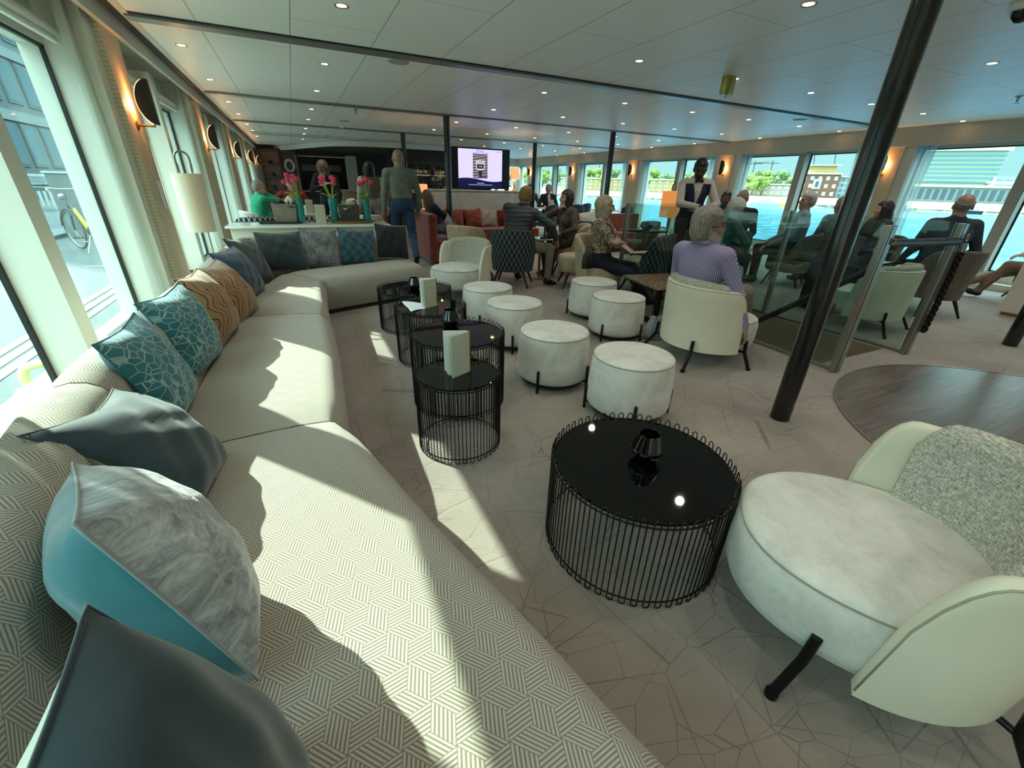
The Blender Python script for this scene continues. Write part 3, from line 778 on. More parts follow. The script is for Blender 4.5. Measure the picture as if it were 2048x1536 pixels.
def votive(label, x, y, z, s=1.0):
    t = T('candle_holder', label, 'candle holder', (x, y, z), 0, None)
    pr = [(0.0, 0.004), (0.034, 0.0), (0.040, 0.004), (0.062, 0.036), (0.0635, 0.044), (0.060, 0.055), (0.040, 0.108), (0.0385, 0.114), (0.0365, 0.112), (0.0375, 0.106), (0.056, 0.055), (0.058, 0.045), (0.036, 0.012), (0, 0.010)]
    MB().lathe([(r * s, h * s) for r, h in pr], 40).build('glass_bowl', m_blackvase, t, smooth=40)
    MB().lathe([(0, 0.012 * s), (0.019 * s, 0.012 * s), (0.019 * s, 0.026 * s), (0, 0.027 * s)], 20).build('tea_light', M('wax', '#25282a', 0.5), t, smooth=40)
    return t
votive('glossy black candle holder on the low table near the armchair', 1.085, 0.985, 0.386)
votive('glossy black candle holder on the tall wire table behind the menu', 0.80, 2.58, 0.482)
votive('glossy black candle holder on the far wide wire table', 0.92, 4.12, 0.386)

def menu(label, x, y, z, rz, h=0.21, w=0.115, col=None):
    t = T('menu_card', label, 'menu', (x, y, z), rz, None)
    c = MB()
    c.box((0, 0, h / 2), (w, 0.004, h), R=Matrix.Rotation(0.0, 3, 'Z')); c.build('front_cover', m_sage, t, bevel=0.001)
    p = MB()
    for k, a in enumerate((0.18, 0.3, 0.42, 0.6)):
        R = Matrix.Rotation(-a, 3, 'Z'); o = Vector((w / 2, 0.0, 0)) + R @ Vector((-w / 2, 0.006 + 0.002 * k, 0))
        p.box((o.x, o.y, h / 2 + 0.002), (w - 0.004, 0.0015, h - 0.006), R=R)
    p.build('pages', m_white, t)
    MB().box((w / 2 + 0.004, 0.008, h / 2), (0.012, 0.018, h)).build('gold_spine', m_gold, t, bevel=0.002)
    R = Matrix.Rotation(-0.75, 3, 'Z'); o = Vector((w / 2, 0.012, 0)) + R @ Vector((-w / 2, 0.008, 0))
    MB().box((o.x, o.y, h / 2), (w, 0.003, h), R=R).build('back_cover', m_white, t, bevel=0.001)
    return t
menu('open sage and white menu with gold spine on the small wire table', 0.635, 1.90, 0.437, 0.42, 0.225, 0.125)
menu('sage menu with gold spine standing on the wire table by the napkin', 0.84, 3.22, 0.442, 0.40, 0.22, 0.12)
nb = MB(); Pn = []
for i in range(13):
    row = []
    for j in range(13):
        u, v = i / 12, j / 12
        x = 0.66 + 0.26 * u; y = 3.30 - 0.02 * u + (v - 0.5) * (0.30 * (1 - u) + 0.03)
        rr = math.hypot(x - 0.845, y - 3.25)
        z = 0.445 if rr < 0.285 else 0.445 - (rr - 0.285) * 1.1
        row.append((x + (0.04 if rr > 0.285 else 0), y, z + 0.004 * math.sin(u * 9 + v * 6)))
    Pn.append(row)
nb.grid(Pn); tag(nb.build('napkin', M('blue_white_paper', '#dfe4ea', 0.8), smooth=True, solid=0.001), 'crumpled white paper napkin hanging over the rim of a wire table', 'napkin')

# ------------------------------------------------------------------ round poufs
def pouf(label, x, y, rz=0.0, r=0.262):
    t = T('round_pouf', label, 'pouf', (x, y, 0), rz, 'grey suede poufs')
    pr = [(0, 0.055), (r * 0.94, 0.055), (r * 1.0, 0.068), (r * 1.02, 0.10), (r * 1.015, 0.20), (r * 0.99, 0.32), (r * 0.965, 0.377), (r * 0.955, 0.388), (r * 0.955, 0.391), (r * 0.94, 0.399), (r * 0.86, 0.405), (r * 0.5, 0.410), (0, 0.411)]
    MB().lathe(pr, 64).build('body', m_suede, t, smooth=50)
    MB().tube([(r * 0.958 * math.cos(2 * PI * k / 64), r * 0.958 * math.sin(2 * PI * k / 64), 0.3895) for k in range(64)], 0.0028, 6, closed=True).build('seam', m_seam, t, smooth=True)
    MB().lathe([(0.0, 0.03), (r * 0.9, 0.03), (r * 0.9, 0.056), (0, 0.056)], 40).build('base', m_black, t, smooth=40)
    for k in range(4):
        a = PI / 4 + k * PI / 2
        x0, y0 = (r + 0.014) * math.cos(a), (r + 0.014) * math.sin(a)
        MB().tube([(x0, y0, 0.0), (x0, y0, 0.165), (x0, y0, 0.171)], [0.0105, 0.0105, 0.006], 12).tube([(x0, y0, 0.045), (x0 * 0.85, y0 * 0.85, 0.045)], 0.008, 8).build('leg', m_wire, t, smooth=40)
    return t
p0 = pouf('grey suede pouf nearest the low wire table in front', 1.775, 1.865, 0.25)
dup(p0, (1.555, 2.475, 0), -0.12, 'grey suede pouf with two visible legs beside the tall wire table')
dup(p0, (1.627, 3.30, 0), 0.3, 'grey suede pouf third from the front in the row of four')
dup(p0, (1.635, 3.95, 0), 0.1, 'grey suede pouf at the far end of the row, before the cream armchair')
dup(p0, (2.69, 3.16, 0), -0.35, 'grey suede pouf in front of the striped-shirt man\'s armchair side')
dup(p0, (2.87, 3.82, 0), 0.15, 'grey suede pouf closest to the woman in the floral blouse')

# ------------------------------------------------------------------ upholstered tub armchair
def shell(b, th0, th1, rx, ry, zb, ztop, thick, n=44, m=9, cy=0.0, edge=0.10, flare=0.0):
    """curved upholstered wall from angle th0 to th1 (0 = straight back, -y); ztop(th) the rim; rounded rim and ends"""
    ring = 14; P = []; U = []
    for i in range(n + 1):
        u = i / n; th = lerp(th0, th1, u)
        e = min(u, 1 - u) * (th1 - th0)
        zt = ztop(th, e)
        row = []; ur = []
        hgt = zt - zb
        pts = []
        for j in range(m + 1): pts.append((0.5, zb + (hgt - thick / 2) * j / m))
        for k in range(1, 7):
            a = PI * k / 7; pts.append((0.5 * math.cos(a), zt - thick / 2 + thick / 2 * math.sin(a)))
        for j in range(m, -1, -1): pts.append((-0.5, zb + (hgt - thick / 2) * j / m))
        for (o, z) in pts:
            fl = 1.0 + flare * max(0.0, (z - zb)) / 0.5
            rr = o * thick
            X = math.sin(th) * (rx * fl + rr); Y = cy - math.cos(th) * (ry * fl + rr)
            row.append((X, Y, z)); ur.append((u * (th1 - th0) * rx, z))
        ur.append(ur[0]); P.append(row); U.append(ur)
    b.grid(P, cv=True, uv=U)
    k = len(P[0])
    b.add(P[0], [tuple(range(k))], [[U[0][q] for q in range(k)]]); b.add(P[-1], [tuple(range(k))[::-1]], [[U[-1][q] for q in range(k)][::-1]])
def tub_chair(label, loc, rz, sc=1.0):
    """faces +y"""
    t = T('tub_armchair', label, 'armchair', loc, rz, 'cream tub armchairs')
    # seat: thick round-fronted block
    b = MB(); n = 56; P = []
    def out(a):
        c, s = math.cos(a), math.sin(a); k = 2.35
        r = (abs(c) ** k + abs(s) ** k) ** (-1 / k)
        return r * c * 0.330, r * s * (0.40 if s > 0 else 0.27) + 0.01
    prof = [(0.0, 0.155), (0.90, 0.155), (0.965, 0.165), (1.0, 0.20), (1.012, 0.26), (1.012, 0.32), (0.995, 0.36), (0.975, 0.377), (0.975, 0.381), (0.94, 0.394), (0.85, 0.404), (0.5, 0.410), (0.0, 0.412)]
    for (f, z) in prof: P.append([(out(2 * PI * k / n)[0] * f, out(2 * PI * k / n)[1] * f, z) for k in range(n)])
    b.grid(P, cv=True); b.build('seat', m_suede, t, smooth=60)
    MB().tube([(out(2 * PI * k / n)[0] * 0.98, out(2 * PI * k / n)[1] * 0.98, 0.379) for k in range(n)], 0.003, 6, closed=True).build('seat_seam', m_seam, t, smooth=True)
    # leather shell: arms and back in one wrap
    def zt(th, e):
        z = 0.645 + 0.01 * math.cos(th)
        q = min(1.0, e / 0.34)
        return 0.17 + (z - 0.17) * (1 - (1 - q) ** 2.3) ** 0.5 + 0.012
    b = MB(); shell(b, -1.66, 1.66, 0.352, 0.36, 0.15, zt, 0.045, 60, 9, 0.03, flare=0.06)
    b.build('leather_shell', m_leather, t, smooth=60)
    # welt along the shell rim
    w = []
    for i in range(61):
        u = i / 60; th = lerp(-1.66, 1.66, u); e = min(u, 1 - u) * 3.32; z = zt(th, e); fl = 1 + 0.06 * (z - 0.15) / 0.5
        w.append((math.sin(th) * (0.352 * fl + 0.020), 0.03 - math.cos(th) * (0.36 * fl + 0.020), z - 0.012))
    MB().tube(w, 0.0028, 6).build('shell_welt', M('welt', '#a39b82', 0.6), t, smooth=True)
    def zb(th, e): return 0.72 - 0.03 * (th / 1.25) ** 2 - 0.10 * (1 - min(1.0, e / 0.22)) ** 2
    b = MB(); shell(b, -1.28, 1.28, 0.318, 0.303, 0.36, zb, 0.085, 40, 8, 0.03, flare=0.16)
    b.build('back_cushion', m_tweed, t, smooth=60)
    for (x, y) in ((-1, 1), (1, 1), (-1, -1), (1, -1)):
        L = MB(); P = [(0.325, 0.165, 0.245), (0.330, 0.172, 0.145), (0.372, 0.215, 0.008)] if y > 0 else [(0.262, -0.285, 0.245), (0.268, -0.293, 0.145), (0.315, -0.365, 0.008)]
        P = [(x * p[0], p[1], p[2]) for p in P]
        L.tube(P, 0.0145, 12); L.tube([P[1], (P[1][0] * 0.5, P[1][1] * 0.5, 0.145)], 0.010, 8)
        L.lathe([(0, 0), (0.018, 0.0), (0.018, 0.02), (0, 0.02)], 12, (P[2][0], P[2][1], 0.0))
        L.build('leg', m_wire, t, smooth=50)
    if sc != 1.0: t.scale = (sc,) * 3
    return t
a1 = tub_chair('cream leather tub armchair with tweed back, large at the right edge', (1.46, 0.33, 0), math.atan2(0.57, 0.82))
dup(a1, (3.05, 2.41, 0), math.atan2(-0.976, -0.22), 'cream tub armchair seen from behind under the striped-shirt man')
dup(a1, (1.78, 5.16, 0), math.atan2(0.91, -0.42) , 'cream tub armchair at the end of the sofa, tweed back facing us')
dup(a1, (5.58, 2.42, 0), 0.12, 'cream tub armchair behind the glass railing posts')
dup(a1, (5.32, 4.30, 0), -1.85, 'cream tub armchair under the woman in the teal blouse')

# ------------------------------------------------------------------ velvet tub chairs with dark legs
def tub_small(label, loc, rz, m_out, m_in, group='velvet lounge chairs'):
    t = T('lounge_chair', label, 'chair', loc, rz, group)
    b = MB()
    P = []; n = 40
    for (f, z) in [(0, 0.22), (0.92, 0.22), (0.99, 0.25), (1.0, 0.32), (0.99, 0.41), (0.95, 0.44), (0.8, 0.455), (0, 0.46)]:
        P.append([(0.27 * f * math.cos(2 * PI * k / n), 0.03 + (0.29 if math.sin(2 * PI * k / n) > 0 else 0.25) * f * math.sin(2 * PI * k / n), z) for k in range(n)])
    b.grid(P, cv=True); b.build('seat', m_in, t, smooth=60)
    def zt(th, e):
        z = 0.80 - 0.05 * (th / 1.5) ** 2
        q = min(1.0, e / 0.75)
        return 0.44 + (z - 0.44) * (1 - (1 - q) ** 2.4) ** 0.7
    b = MB(); shell(b, -1.5, 1.5, 0.268, 0.262, 0.22, zt, 0.06, 44, 9, 0.02, flare=0.22)
    b.build('backrest', m_out, t, smooth=60)
    for (x, y) in ((-0.17, 0.17), (0.17, 0.17), (-0.17, -0.15), (0.17, -0.15)):
        MB().tube([(x, y, 0.24), (x * 1.55, y * 1.55, 0.0)], [0.023, 0.013], 10).build('leg', m_darkwood, t, smooth=50)
    return t
c1 = tub_small('blue-grey chair with braided back holding the man in the dark jacket', (2.72, 5.62, 0), -0.62, m_braid, m_beige)
c2 = tub_small('beige velvet chair seen from behind, left of the braided chair', (2.28, 6.22, 0), -0.9, m_beige, m_beige)
dup(c2, (3.42, 4.50, 0), -2.65, 'beige velvet chair under the woman in the floral blouse')
dup(c2, (3.62, 5.22, 0), 1.15, 'beige velvet chair in profile behind the poufs, empty')
dup(c2, (4.02, 6.15, 0), 1.1, 'beige velvet chair under the woman with dark bobbed hair')
dup(c1, (4.35, 6.3, 0), 2.6, 'braided dark chair behind the dark-haired woman')
dup(c1, (4.35, 4.62, 0), 0.5, 'braided dark chair behind the floral-blouse woman, by the glass railing')
dup(c2, (5.1, 5.0, 0), 0.3, 'beige velvet chair at the round table beyond the glass railing')

def ped_table(label, loc, r, h, m_top, m_leg, shape='round'):
    t = T('pedestal_table', label, 'table', loc, 0, None)
    if shape == 'round': MB().lathe([(0, h - 0.025), (r - 0.005, h - 0.025), (r, h - 0.02), (r, h - 0.003), (r - 0.004, h), (0, h)], 48).build('table_top', m_top, t, smooth=40)
    else: MB().box((0, 0, h - 0.0125), (r * 2, r * 1.5, 0.025)).build('table_top', m_top, t, bevel=0.004)
    MB().lathe([(0.022, 0.015), (0.022, h - 0.025)], 16).build('column', m_leg, t, smooth=True)
    MB().lathe([(0, 0.0), (r * 0.62, 0.0), (r * 0.62, 0.008), (0.03, 0.016), (0, 0.016)], 36).build('foot_disc', m_leg, t, smooth=40)
    return t
ped_table('round dark pedestal table between the jacket man and the dark-haired woman', (3.38, 6.0, 0), 0.33, 0.58, m_blackglass, m_brass)
ped_table('round table beyond the glass railing with a red bowl', (5.25, 5.75, 0), 0.38, 0.72, m_blackglass, m_brass)
tag(MB().lathe([(0, 0.0), (0.05, 0.0), (0.09, 0.04), (0.095, 0.09), (0.075, 0.13), (0.068, 0.13), (0.085, 0.09), (0.08, 0.04), (0, 0.012)], 28).build('bowl', M('dark_red_bowl', '#3a1f1d', 0.3), smooth=True, loc=(5.2, 5.68, 0.72)), 'dark red bowl on the round table beyond the glass railing', 'bowl')
# low stone table in front of the floral woman
t = T('low_table', 'low square table with brown stone top before the floral woman', 'table', (3.72, 3.45, 0), -0.18)
MB().box((0, 0, 0.415), (0.95, 0.72, 0.022)).build('stone_top', m_stone, t, bevel=0.003)
MB().box((0, 0, 0.395), (0.9, 0.67, 0.02)).build('apron', m_wire, t)
for sx in (-1, 1):
    L = MB(); L.box((sx * 0.36, -0.25, 0.195), (0.05, 0.05, 0.39)); L.box((sx * 0.36, 0.25, 0.195), (0.05, 0.05, 0.39)); L.box((sx * 0.36, 0, 0.02), (0.05, 0.5, 0.04)); L.build('leg_frame', m_wire, t, bevel=0.004)
tag(MB().box((0, 0, 0.006), (0.20, 0.28, 0.012)).build('menu_folder', M('black_folder', '#121416', 0.6), bevel=0.003, loc=(3.85, 3.42, 0.4265), rz=0.5), 'black folder lying on the low stone table', 'folder')
tag(MB().box((0, 0, 0.003), (0.15, 0.21, 0.005)).build('paper', m_white, bevel=0.001, loc=(3.55, 3.2, 0.4265), rz=0.2), 'white paper on the edge of the low stone table', 'paper')
bg = MB(); bg.lathe([(0, 0), (0.10, 0.0), (0.13, 0.05), (0.12, 0.12), (0.07, 0.20), (0.075, 0.22), (0.02, 0.19), (0, 0.19)], 24, sy=0.65)
for i, q in enumerate(bg.v): bg.v[i] = (q[0] + 0.012 * math.sin(i * 2.1), q[1] + 0.012 * math.sin(i * 3.7), max(0.0, q[2] + 0.008 * math.sin(i * 1.3)))
tag(bg.build('plastic_bag', M('pale_bag', '#8f9a9c', 0.35), smooth=True, loc=(3.0, 2.92, 0.0)), 'pale plastic bag on the floor under the low stone table', 'bag')
# side chair and white counter at the right edge
t = T('low_counter', 'pale counter block at the right edge of the room', 'counter', (8.42, 1.74, 0), 0)
MB().box((0, 0, 0.37), (0.9, 0.55, 0.66)).build('body', m_cream, t, bevel=0.004)
MB().box((0, 0, 0.715), (0.96, 0.6, 0.03)).build('counter_top', M('white_stone_top', '#cdcbc2', 0.25), t, bevel=0.004)
MB().box((0, 0, 0.02), (0.86, 0.5, 0.04)).build('toe_kick', m_brass, t)

# ------------------------------------------------------------------ glass railing round the stairs
def post(label, x, y, wd=0.10, dp=0.045, h=1.155, rz=0.0):
    t = T('railing_post', label, 'post', (x, y, 0), rz, None)
    MB().box((0, 0, h / 2), (wd, dp, h)).build('flat_bar', m_steel, t, bevel=0.004)
    MB().box((-wd * 0.22, -dp / 2 - 0.001, h / 2), (0.004, 0.003, h)).build('groove', m_gasket, t)
    return t
post('brushed steel railing post at the left side of the stair opening', 3.85, 1.70)
post('brushed steel railing post at the right side of the stair opening', 4.97, 1.70)
gl = 1.17
def gpanel(label, x0, y0, x1, y1, z1=1.165):
    a = Vector((x0, y0, 0)); b = Vector((x1, y1, 0)); L = (b - a).length; an = math.atan2(y1 - y0, x1 - x0)
    t = T('glass_railing', label, 'glass railing', ((x0 + x1) / 2, (y0 + y1) / 2, 0), an, None)
    MB().box((0, 0, 0.03 + (z1 - 0.03) / 2), (L - 0.02, 0.012, z1 - 0.03)).build('pane', m_rail_glass, t)
    MB().box((0, 0, 0.015), (L, 0.03, 0.03)).build('base_rail', m_brass if False else m_steel, t, bevel=0.003)
    return t
gpanel('near clear glass railing panel beside the dark sloping handrail', 3.86, 1.74, 3.88, 3.12)
gpanel('far clear glass railing panel beyond the first steel clamp', 3.88, 3.15, 3.89, 4.55)
gpanel('clear glass railing panel right of the stairs', 4.97, 1.74, 4.95, 3.12)
gpanel('second clear glass railing panel right of the stairs', 4.95, 3.15, 4.95, 4.55)
gpanel('glass railing panel closing the far end of the stairs', 3.93, 4.64, 4.91, 4.64)
for (x, y, lb) in ((3.88, 3.135, 'slim steel glass clamp behind the striped-shirt man'), (4.95, 3.135, 'slim steel glass clamp on the right stair railing'), (3.89, 4.63, 'slim steel clamp at the far corner of the stair glass'), (4.95, 4.63, 'slim steel clamp at the far right corner of the stair glass')):
    t = T('glass_clamp', lb, 'post', (x, y, 0))
    q = MB(); q.box((0, -0.014, 0.585), (0.05, 0.012, 1.17)); q.box((0, 0.014, 0.585), (0.05, 0.012, 1.17)); q.build('clamp_bars', m_steel, t, bevel=0.003)
t = T('stair_handrail', 'dark handrail sloping down behind the glass railing', 'handrail', (0, 0, 0))
MB().tube([(3.985, 1.74, 0.845), (3.985, 1.80, 0.80), (3.985, 4.3, -1.26)], 0.027, 14).build('rail', m_darkwood, t, smooth=50)
MB().tube([(3.90, 2.1, 0.46), (3.985, 2.1, 0.53)], 0.010, 8).tube([(3.90, 3.6, -0.78), (3.985, 3.6, -0.70)], 0.010, 8).build('bracket', m_steel, t, smooth=True)
t = T('barrier_bar', 'dark leather-covered barrier bar between the two steel posts', 'barrier', (0, 0, 0))
MB().tube([(3.92, 1.70, 1.03), (4.3, 1.70, 1.022), (4.7, 1.69, 1.018), (4.93, 1.67, 1.02)], 0.030, 14).build('bar', M('barrier_leather', '#17120f', 0.35), t, smooth=50)
MB().tube([(3.90 + 0.022 * math.cos(a), 1.672, 1.045 + 0.022 * math.sin(a)) for a in [2 * PI * k / 14 for k in range(14)]], 0.005, 6, closed=True).build('hook_ring', m_steel, t, smooth=True)
t = T('barrier_rope', 'black twisted rope hanging from a chrome hook on the right post', 'rope', (5.045, 1.66, 0))
b = MB()
for s in range(3):
    b.tube([(0.014 * math.cos(k * 0.55 + s * 2.094) + 0.012 * math.sin(k * 0.06), 0.014 * math.sin(k * 0.55 + s * 2.094), 0.93 - 0.0125 * k) for k in range(58)], 0.014, 8)
b.build('twisted_cord', M('rope_black', '#07080a', 0.7), t, smooth=True)
MB().lathe([(0.0, 0.925), (0.022, 0.93), (0.022, 0.99), (0.012, 1.0), (0, 1.0)], 16).build('ferrule', m_steel, t, smooth=40)
MB().tube([(0.022 * math.cos(a) - 0.01, 0, 1.045 + 0.028 * math.sin(a)) for a in [2 * PI * k / 16 for k in range(16)]], 0.005, 8, closed=True).build('hook', m_steel, t, smooth=True)
# ------------------------------------------------------------------ console behind the sofa, with trays, planters and tulips
t = T('console', 'long cream console standing behind the far sofa leg', 'console', (0.16, 6.66, 0))
MB().box((0, 0, 0.775), (2.0, 0.52, 0.03)).build('top', M('white_lacquer', '#dfe0d6', 0.12, coat=0.3), t, bevel=0.004)
MB().box((0, 0.0, 0.40), (1.9, 0.40, 0.72)).build('body', m_cream, t, bevel=0.004)
CZ = 0.79
tr = MB(); tr.lathe([(0, 0), (0.26, 0), (0.27, 0.012), (0.27, 0.028), (0.26, 0.028), (0.255, 0.012), (0, 0.010)], 4, seg=(PI / 4, PI / 4 + 2 * PI), sx=1.35, sy=0.8)
tag(tr.build('serving_tray', M('black_tray', '#191a1a', 0.35), loc=(-0.22, 6.78, CZ), bevel=0.004), 'black rectangular tray under the brown planter on the console', 'tray')
tr = MB(); tr.lathe([(0, 0), (0.30, 0), (0.31, 0.012), (0.31, 0.03), (0.30, 0.03), (0.295, 0.012), (0, 0.010)], 48, sy=0.72)
tag(tr.build('serving_tray', M('gold_tray', '#7c6a3c', 0.3, 0.8), smooth=40, loc=(0.69, 6.76, CZ)), 'oval gold-rimmed tray under the charcoal planter on the console', 'tray')
def planter(label, x, y, z, w, h, m, seed, pale):
    t = T('planter', label, 'plant', (x, y, z))
    b = MB(); w2 = w * 0.86
    b.grid([[(sx * ww / 2, sy * ww * 0.4, zz) for (sx, sy) in ((-1, -1), (1, -1), (1, 1), (-1, 1))] for (ww, zz) in ((w2, 0), (w, h), (w - 0.03, h), (w - 0.04, h - 0.05))], cv=True)
    b.poly([(sx * w2 / 2, sy * w2 * 0.4, 0) for (sx, sy) in ((-1, -1), (1, -1), (1, 1), (-1, 1))]); b.poly([(sx * (w - 0.04) / 2, sy * w * 0.36, h - 0.05) for (sx, sy) in ((-1, -1), (1, -1), (1, 1), (-1, 1))])
    b.build('pot', m, t, bevel=0.004)
    R = random.Random(seed)
    lf = MB(); fl = MB()
    for k in range(26):
        a = R.uniform(0, 2 * PI); r0 = R.uniform(0.0, w * 0.3); L = R.uniform(0.10, 0.17); el = R.uniform(0.2, 1.2)
        p = Vector((r0 * math.cos(a), r0 * math.sin(a) * 0.8, h - 0.04)); d = Vector((math.cos(a) * math.cos(el), math.sin(a) * math.cos(el), math.sin(el))); sd = d.cross(Vector((0, 0, 1))).normalized()
        rows = []
        for i in range(6):
            u = i / 5; ww = 0.036 * math.sin(PI * min(1, u * 0.9 + 0.1)); c = p + d * (L * u) - Vector((0, 0, 0.05 * u * u))
            rows.append([c - sd * ww, c - Vector((0, 0, 0.008)), c + sd * ww])
        lf.grid(rows)
    lf.build('foliage', m_leafpale if pale else m_leafdark, t, smooth=True, solid=0.0012)
    for k in range(3 if not pale else 2):
        cx, cy = R.uniform(-w * 0.28, w * 0.36), R.uniform(-0.10, 0.02); cz = h + R.uniform(0.0, 0.05)
        for i in range(30):
            a = R.uniform(0, 2 * PI); e = R.uniform(-0.3, 1.5); r = 0.05
            fl.lathe([(0, 0.008), (0.013, 0.004), (0.014, -0.003), (0, -0.008)], 6, (cx + r * math.cos(a) * math.cos(e), cy + r * math.sin(a) * math.cos(e), cz + r * math.sin(e)))
    fl.build('blossom', m_petal, t, smooth=True)
    return t
planter('brown square planter with dark leaves and white blossoms', -0.155, 6.78, CZ + 0.010, 0.30, 0.235, m_tank, 3, False)
planter('charcoal square planter with pale leaves between two tulip vases', 0.665, 6.78, CZ + 0.010, 0.27, 0.225, m_planter2, 5, True)
def tulips(label, x, y, z, seed, n=7, lean=0.0):
    t = T('tulip_vase', label, 'flowers', (x, y, z))
    MB().lathe([(0, 0.0), (0.05, 0.0), (0.056, 0.02), (0.050, 0.12), (0.060, 0.30), (0.054, 0.30), (0.045, 0.12), (0, 0.05)], 28).build('vase', m_teal_glass, t, smooth=50)
    R = random.Random(seed); sp = MB(); lp = MB()
    for k in range(n):
        a = R.uniform(0, 2 * PI); o = R.uniform(0.02, 0.10); hh = R.uniform(0.47, 0.56)
        tip = Vector((o * math.cos(a) + lean, o * math.sin(a) * 0.7, hh))
        sp.tube(curve([(0.01 * math.cos(a), 0.01 * math.sin(a), 0.06), (tip.x * 0.35, tip.y * 0.35, 0.32), tip], 5), 0.0048, 6)
        b = MB(); d = (tip - Vector((0, 0, 0.30))).normalized()
        q = Vector((0, 0, 1)).rotation_difference(d).to_matrix()
        for j in range(6):
            an = j * PI / 3 + (0.3 if j % 2 else 0); rows = []
            for i in range(6):
                u = i / 5; rr = 0.020 * math.sin(PI * (0.12 + 0.72 * u)) + 0.006; ww = 0.018 * math.sin(PI * min(0.97, 0.15 + 0.85 * u))
                rows.append([tip + q @ Vector((rr * math.cos(an) - s * ww * math.sin(an), rr * math.sin(an) + s * ww * math.cos(an), 0.062 * u - 0.008)) for s in (-1, 0, 1)])
            b.grid(rows)
        b.build('tulip_head', m_tulip, t, smooth=True, solid=0.0015)
    for k in range(5):
        a = R.uniform(0, 2 * PI); rows = []; sd = Vector((-math.sin(a), math.cos(a), 0))
        for i in range(8):
            u = i / 7; c = Vector((math.cos(a), math.sin(a), 0)) * (0.025 + 0.10 * u * u) + Vector((lean * u * 0.5, 0, 0.26 + 0.17 * u - 0.06 * u ** 3)); ww = 0.020 * math.sin(PI * (0.1 + 0.9 * u))
            rows.append([c - sd * ww, c + Vector((0, 0, -0.006)), c + sd * ww])
        lp.grid(rows)
    sp.build('stems', m_stem, t, smooth=True); lp.build('leaves', m_leaf, t, smooth=True, solid=0.001)
tulips('teal vase of pink tulips beside the brown planter', 0.03, 6.74, CZ + 0.012, 1, 7, -0.07)
tulips('teal vase of pink tulips left of the charcoal planter', 0.46, 6.74, CZ + 0.012, 2, 6, -0.05)
tulips('teal vase of pink tulips right of the charcoal planter', 0.90, 6.76, CZ + 0.012, 3, 5, 0.0)
menu('sage menu with gold edge standing alone on the console', 0.27, 6.55, CZ, 0.2, 0.24, 0.13)

# floor lamp by the left window
t = T('floor_lamp', 'floor lamp with tall linen drum shade and carrying loop by the left curtains', 'lamp', (-0.965, 5.72, 0), 0.35)
MB().lathe([(0.130, 0.80), (0.135, 0.80), (0.135, 1.36), (0.130, 1.36)], 40).build('lamp_shade', M('pale_linen', '#d8d0bb', 0.9), t, smooth=40)  # drum in one even pale linen colour
for sx in (-0.05, 0.05):
    MB().tube([(sx, 0, 0.02), (sx, 0, 1.44)], 0.007, 10).build('pole', M('nickel', '#8c8a84', 0.3, 0.9), t, smooth=True)
MB().tube(curve([(-0.06, 0, 1.36), (-0.06, 0, 1.50), (-0.03, 0, 1.55), (0.03, 0, 1.55), (0.06, 0, 1.50), (0.06, 0, 1.36)], 5), 0.010, 10).build('carry_loop', M('nickel'), t, smooth=True)
MB().lathe([(0, 0), (0.13, 0), (0.13, 0.018), (0, 0.022)], 32).build('base', M('nickel'), t, smooth=40)
# lantern-like lamp beyond the glass railing
t = T('floor_lamp', 'glowing floor lamp with square amber shade and carrying loop by the right windows', 'lamp', (5.05, 5.05, 0), 0.4)
MB().box((0, 0, 1.14), (0.24, 0.24, 0.36)).build('lamp_shade', M('amber_shade', '#c99b6c', 0.8, em='#ff9a50', es=0.22), t, bevel=0.01)
MB().tube(curve([(-0.07, 0, 1.32), (-0.07, 0, 1.39), (0, 0, 1.42), (0.07, 0, 1.39), (0.07, 0, 1.32)], 5), 0.010, 10).build('carry_loop', m_brass, t, smooth=True)
MB().tube([(0, 0, 0.02), (0, 0, 0.98)], 0.010, 10).build('pole', m_wire, t, smooth=True)
MB().lathe([(0, 0), (0.13, 0), (0.13, 0.015), (0, 0.02)], 28).build('base', m_wire, t, smooth=40)

# ------------------------------------------------------------------ marble wall, television, rust bench
t = T('marble_counter', 'low grey-white marble wall carrying the television', 'counter', (3.95, 10.25, 0))
MB().box((0, 0, 0.59), (2.36, 0.5, 1.18)).build('marble_block', m_marble, t, bevel=0.004)
MB().box((0, 0, 1.19), (2.40, 0.54, 0.022)).build('top_slab', M('white_stone_top'), t, bevel=0.003)
t = T('television', 'large black television on the marble wall showing a lilac slide', 'television', (4.0, 10.05, 1.2))
MB().box((0, 0.03, 0.45), (1.44, 0.05, 0.84)).build('cabinet', M('black_plastic', '#060708', 0.25), t, bevel=0.006)
MB().box((0, 0.03, 0.02), (0.36, 0.16, 0.03)).tube([(0, 0.03, 0.02), (0, 0.03, 0.08)], 0.03, 10).build('stand', M('black_plastic'), t, bevel=0.004)
def scr(nm, c, s): return M(nm, '#050505', 0.3, em=c, es=s)
def scr_box(nm, c, d, m, y=0.004): return MB().box((c[0], y, c[1]), (d[0], 0.002, d[1])).build(nm, m, t)
scr_box('slide', (-0.02, 0.50), (1.08, 0.68), scr('slide_lilac', '#b6aef0', 0.62))
b = MB(); n = 24; top = [(-0.56 + 1.08 * k / n, 0.22 + 0.035 * math.sin(2.2 * PI * k / n * 0.75 + 0.6)) for k in range(n + 1)]
b.poly([(x, 0.0028, z) for x, z in top] + [(0.52, 0.0028, 0.055), (-0.56, 0.0028, 0.055)], 0.002, (0, -1, 0)); b.build('slide_footer', scr('slide_navy', '#0b0d3a', 0.5), t)
scr_box('slide_photo', (-0.03, 0.50), (0.36, 0.50), scr('slide_photo_grey', '#4a4248', 0.5), 0.001)
b = MB()
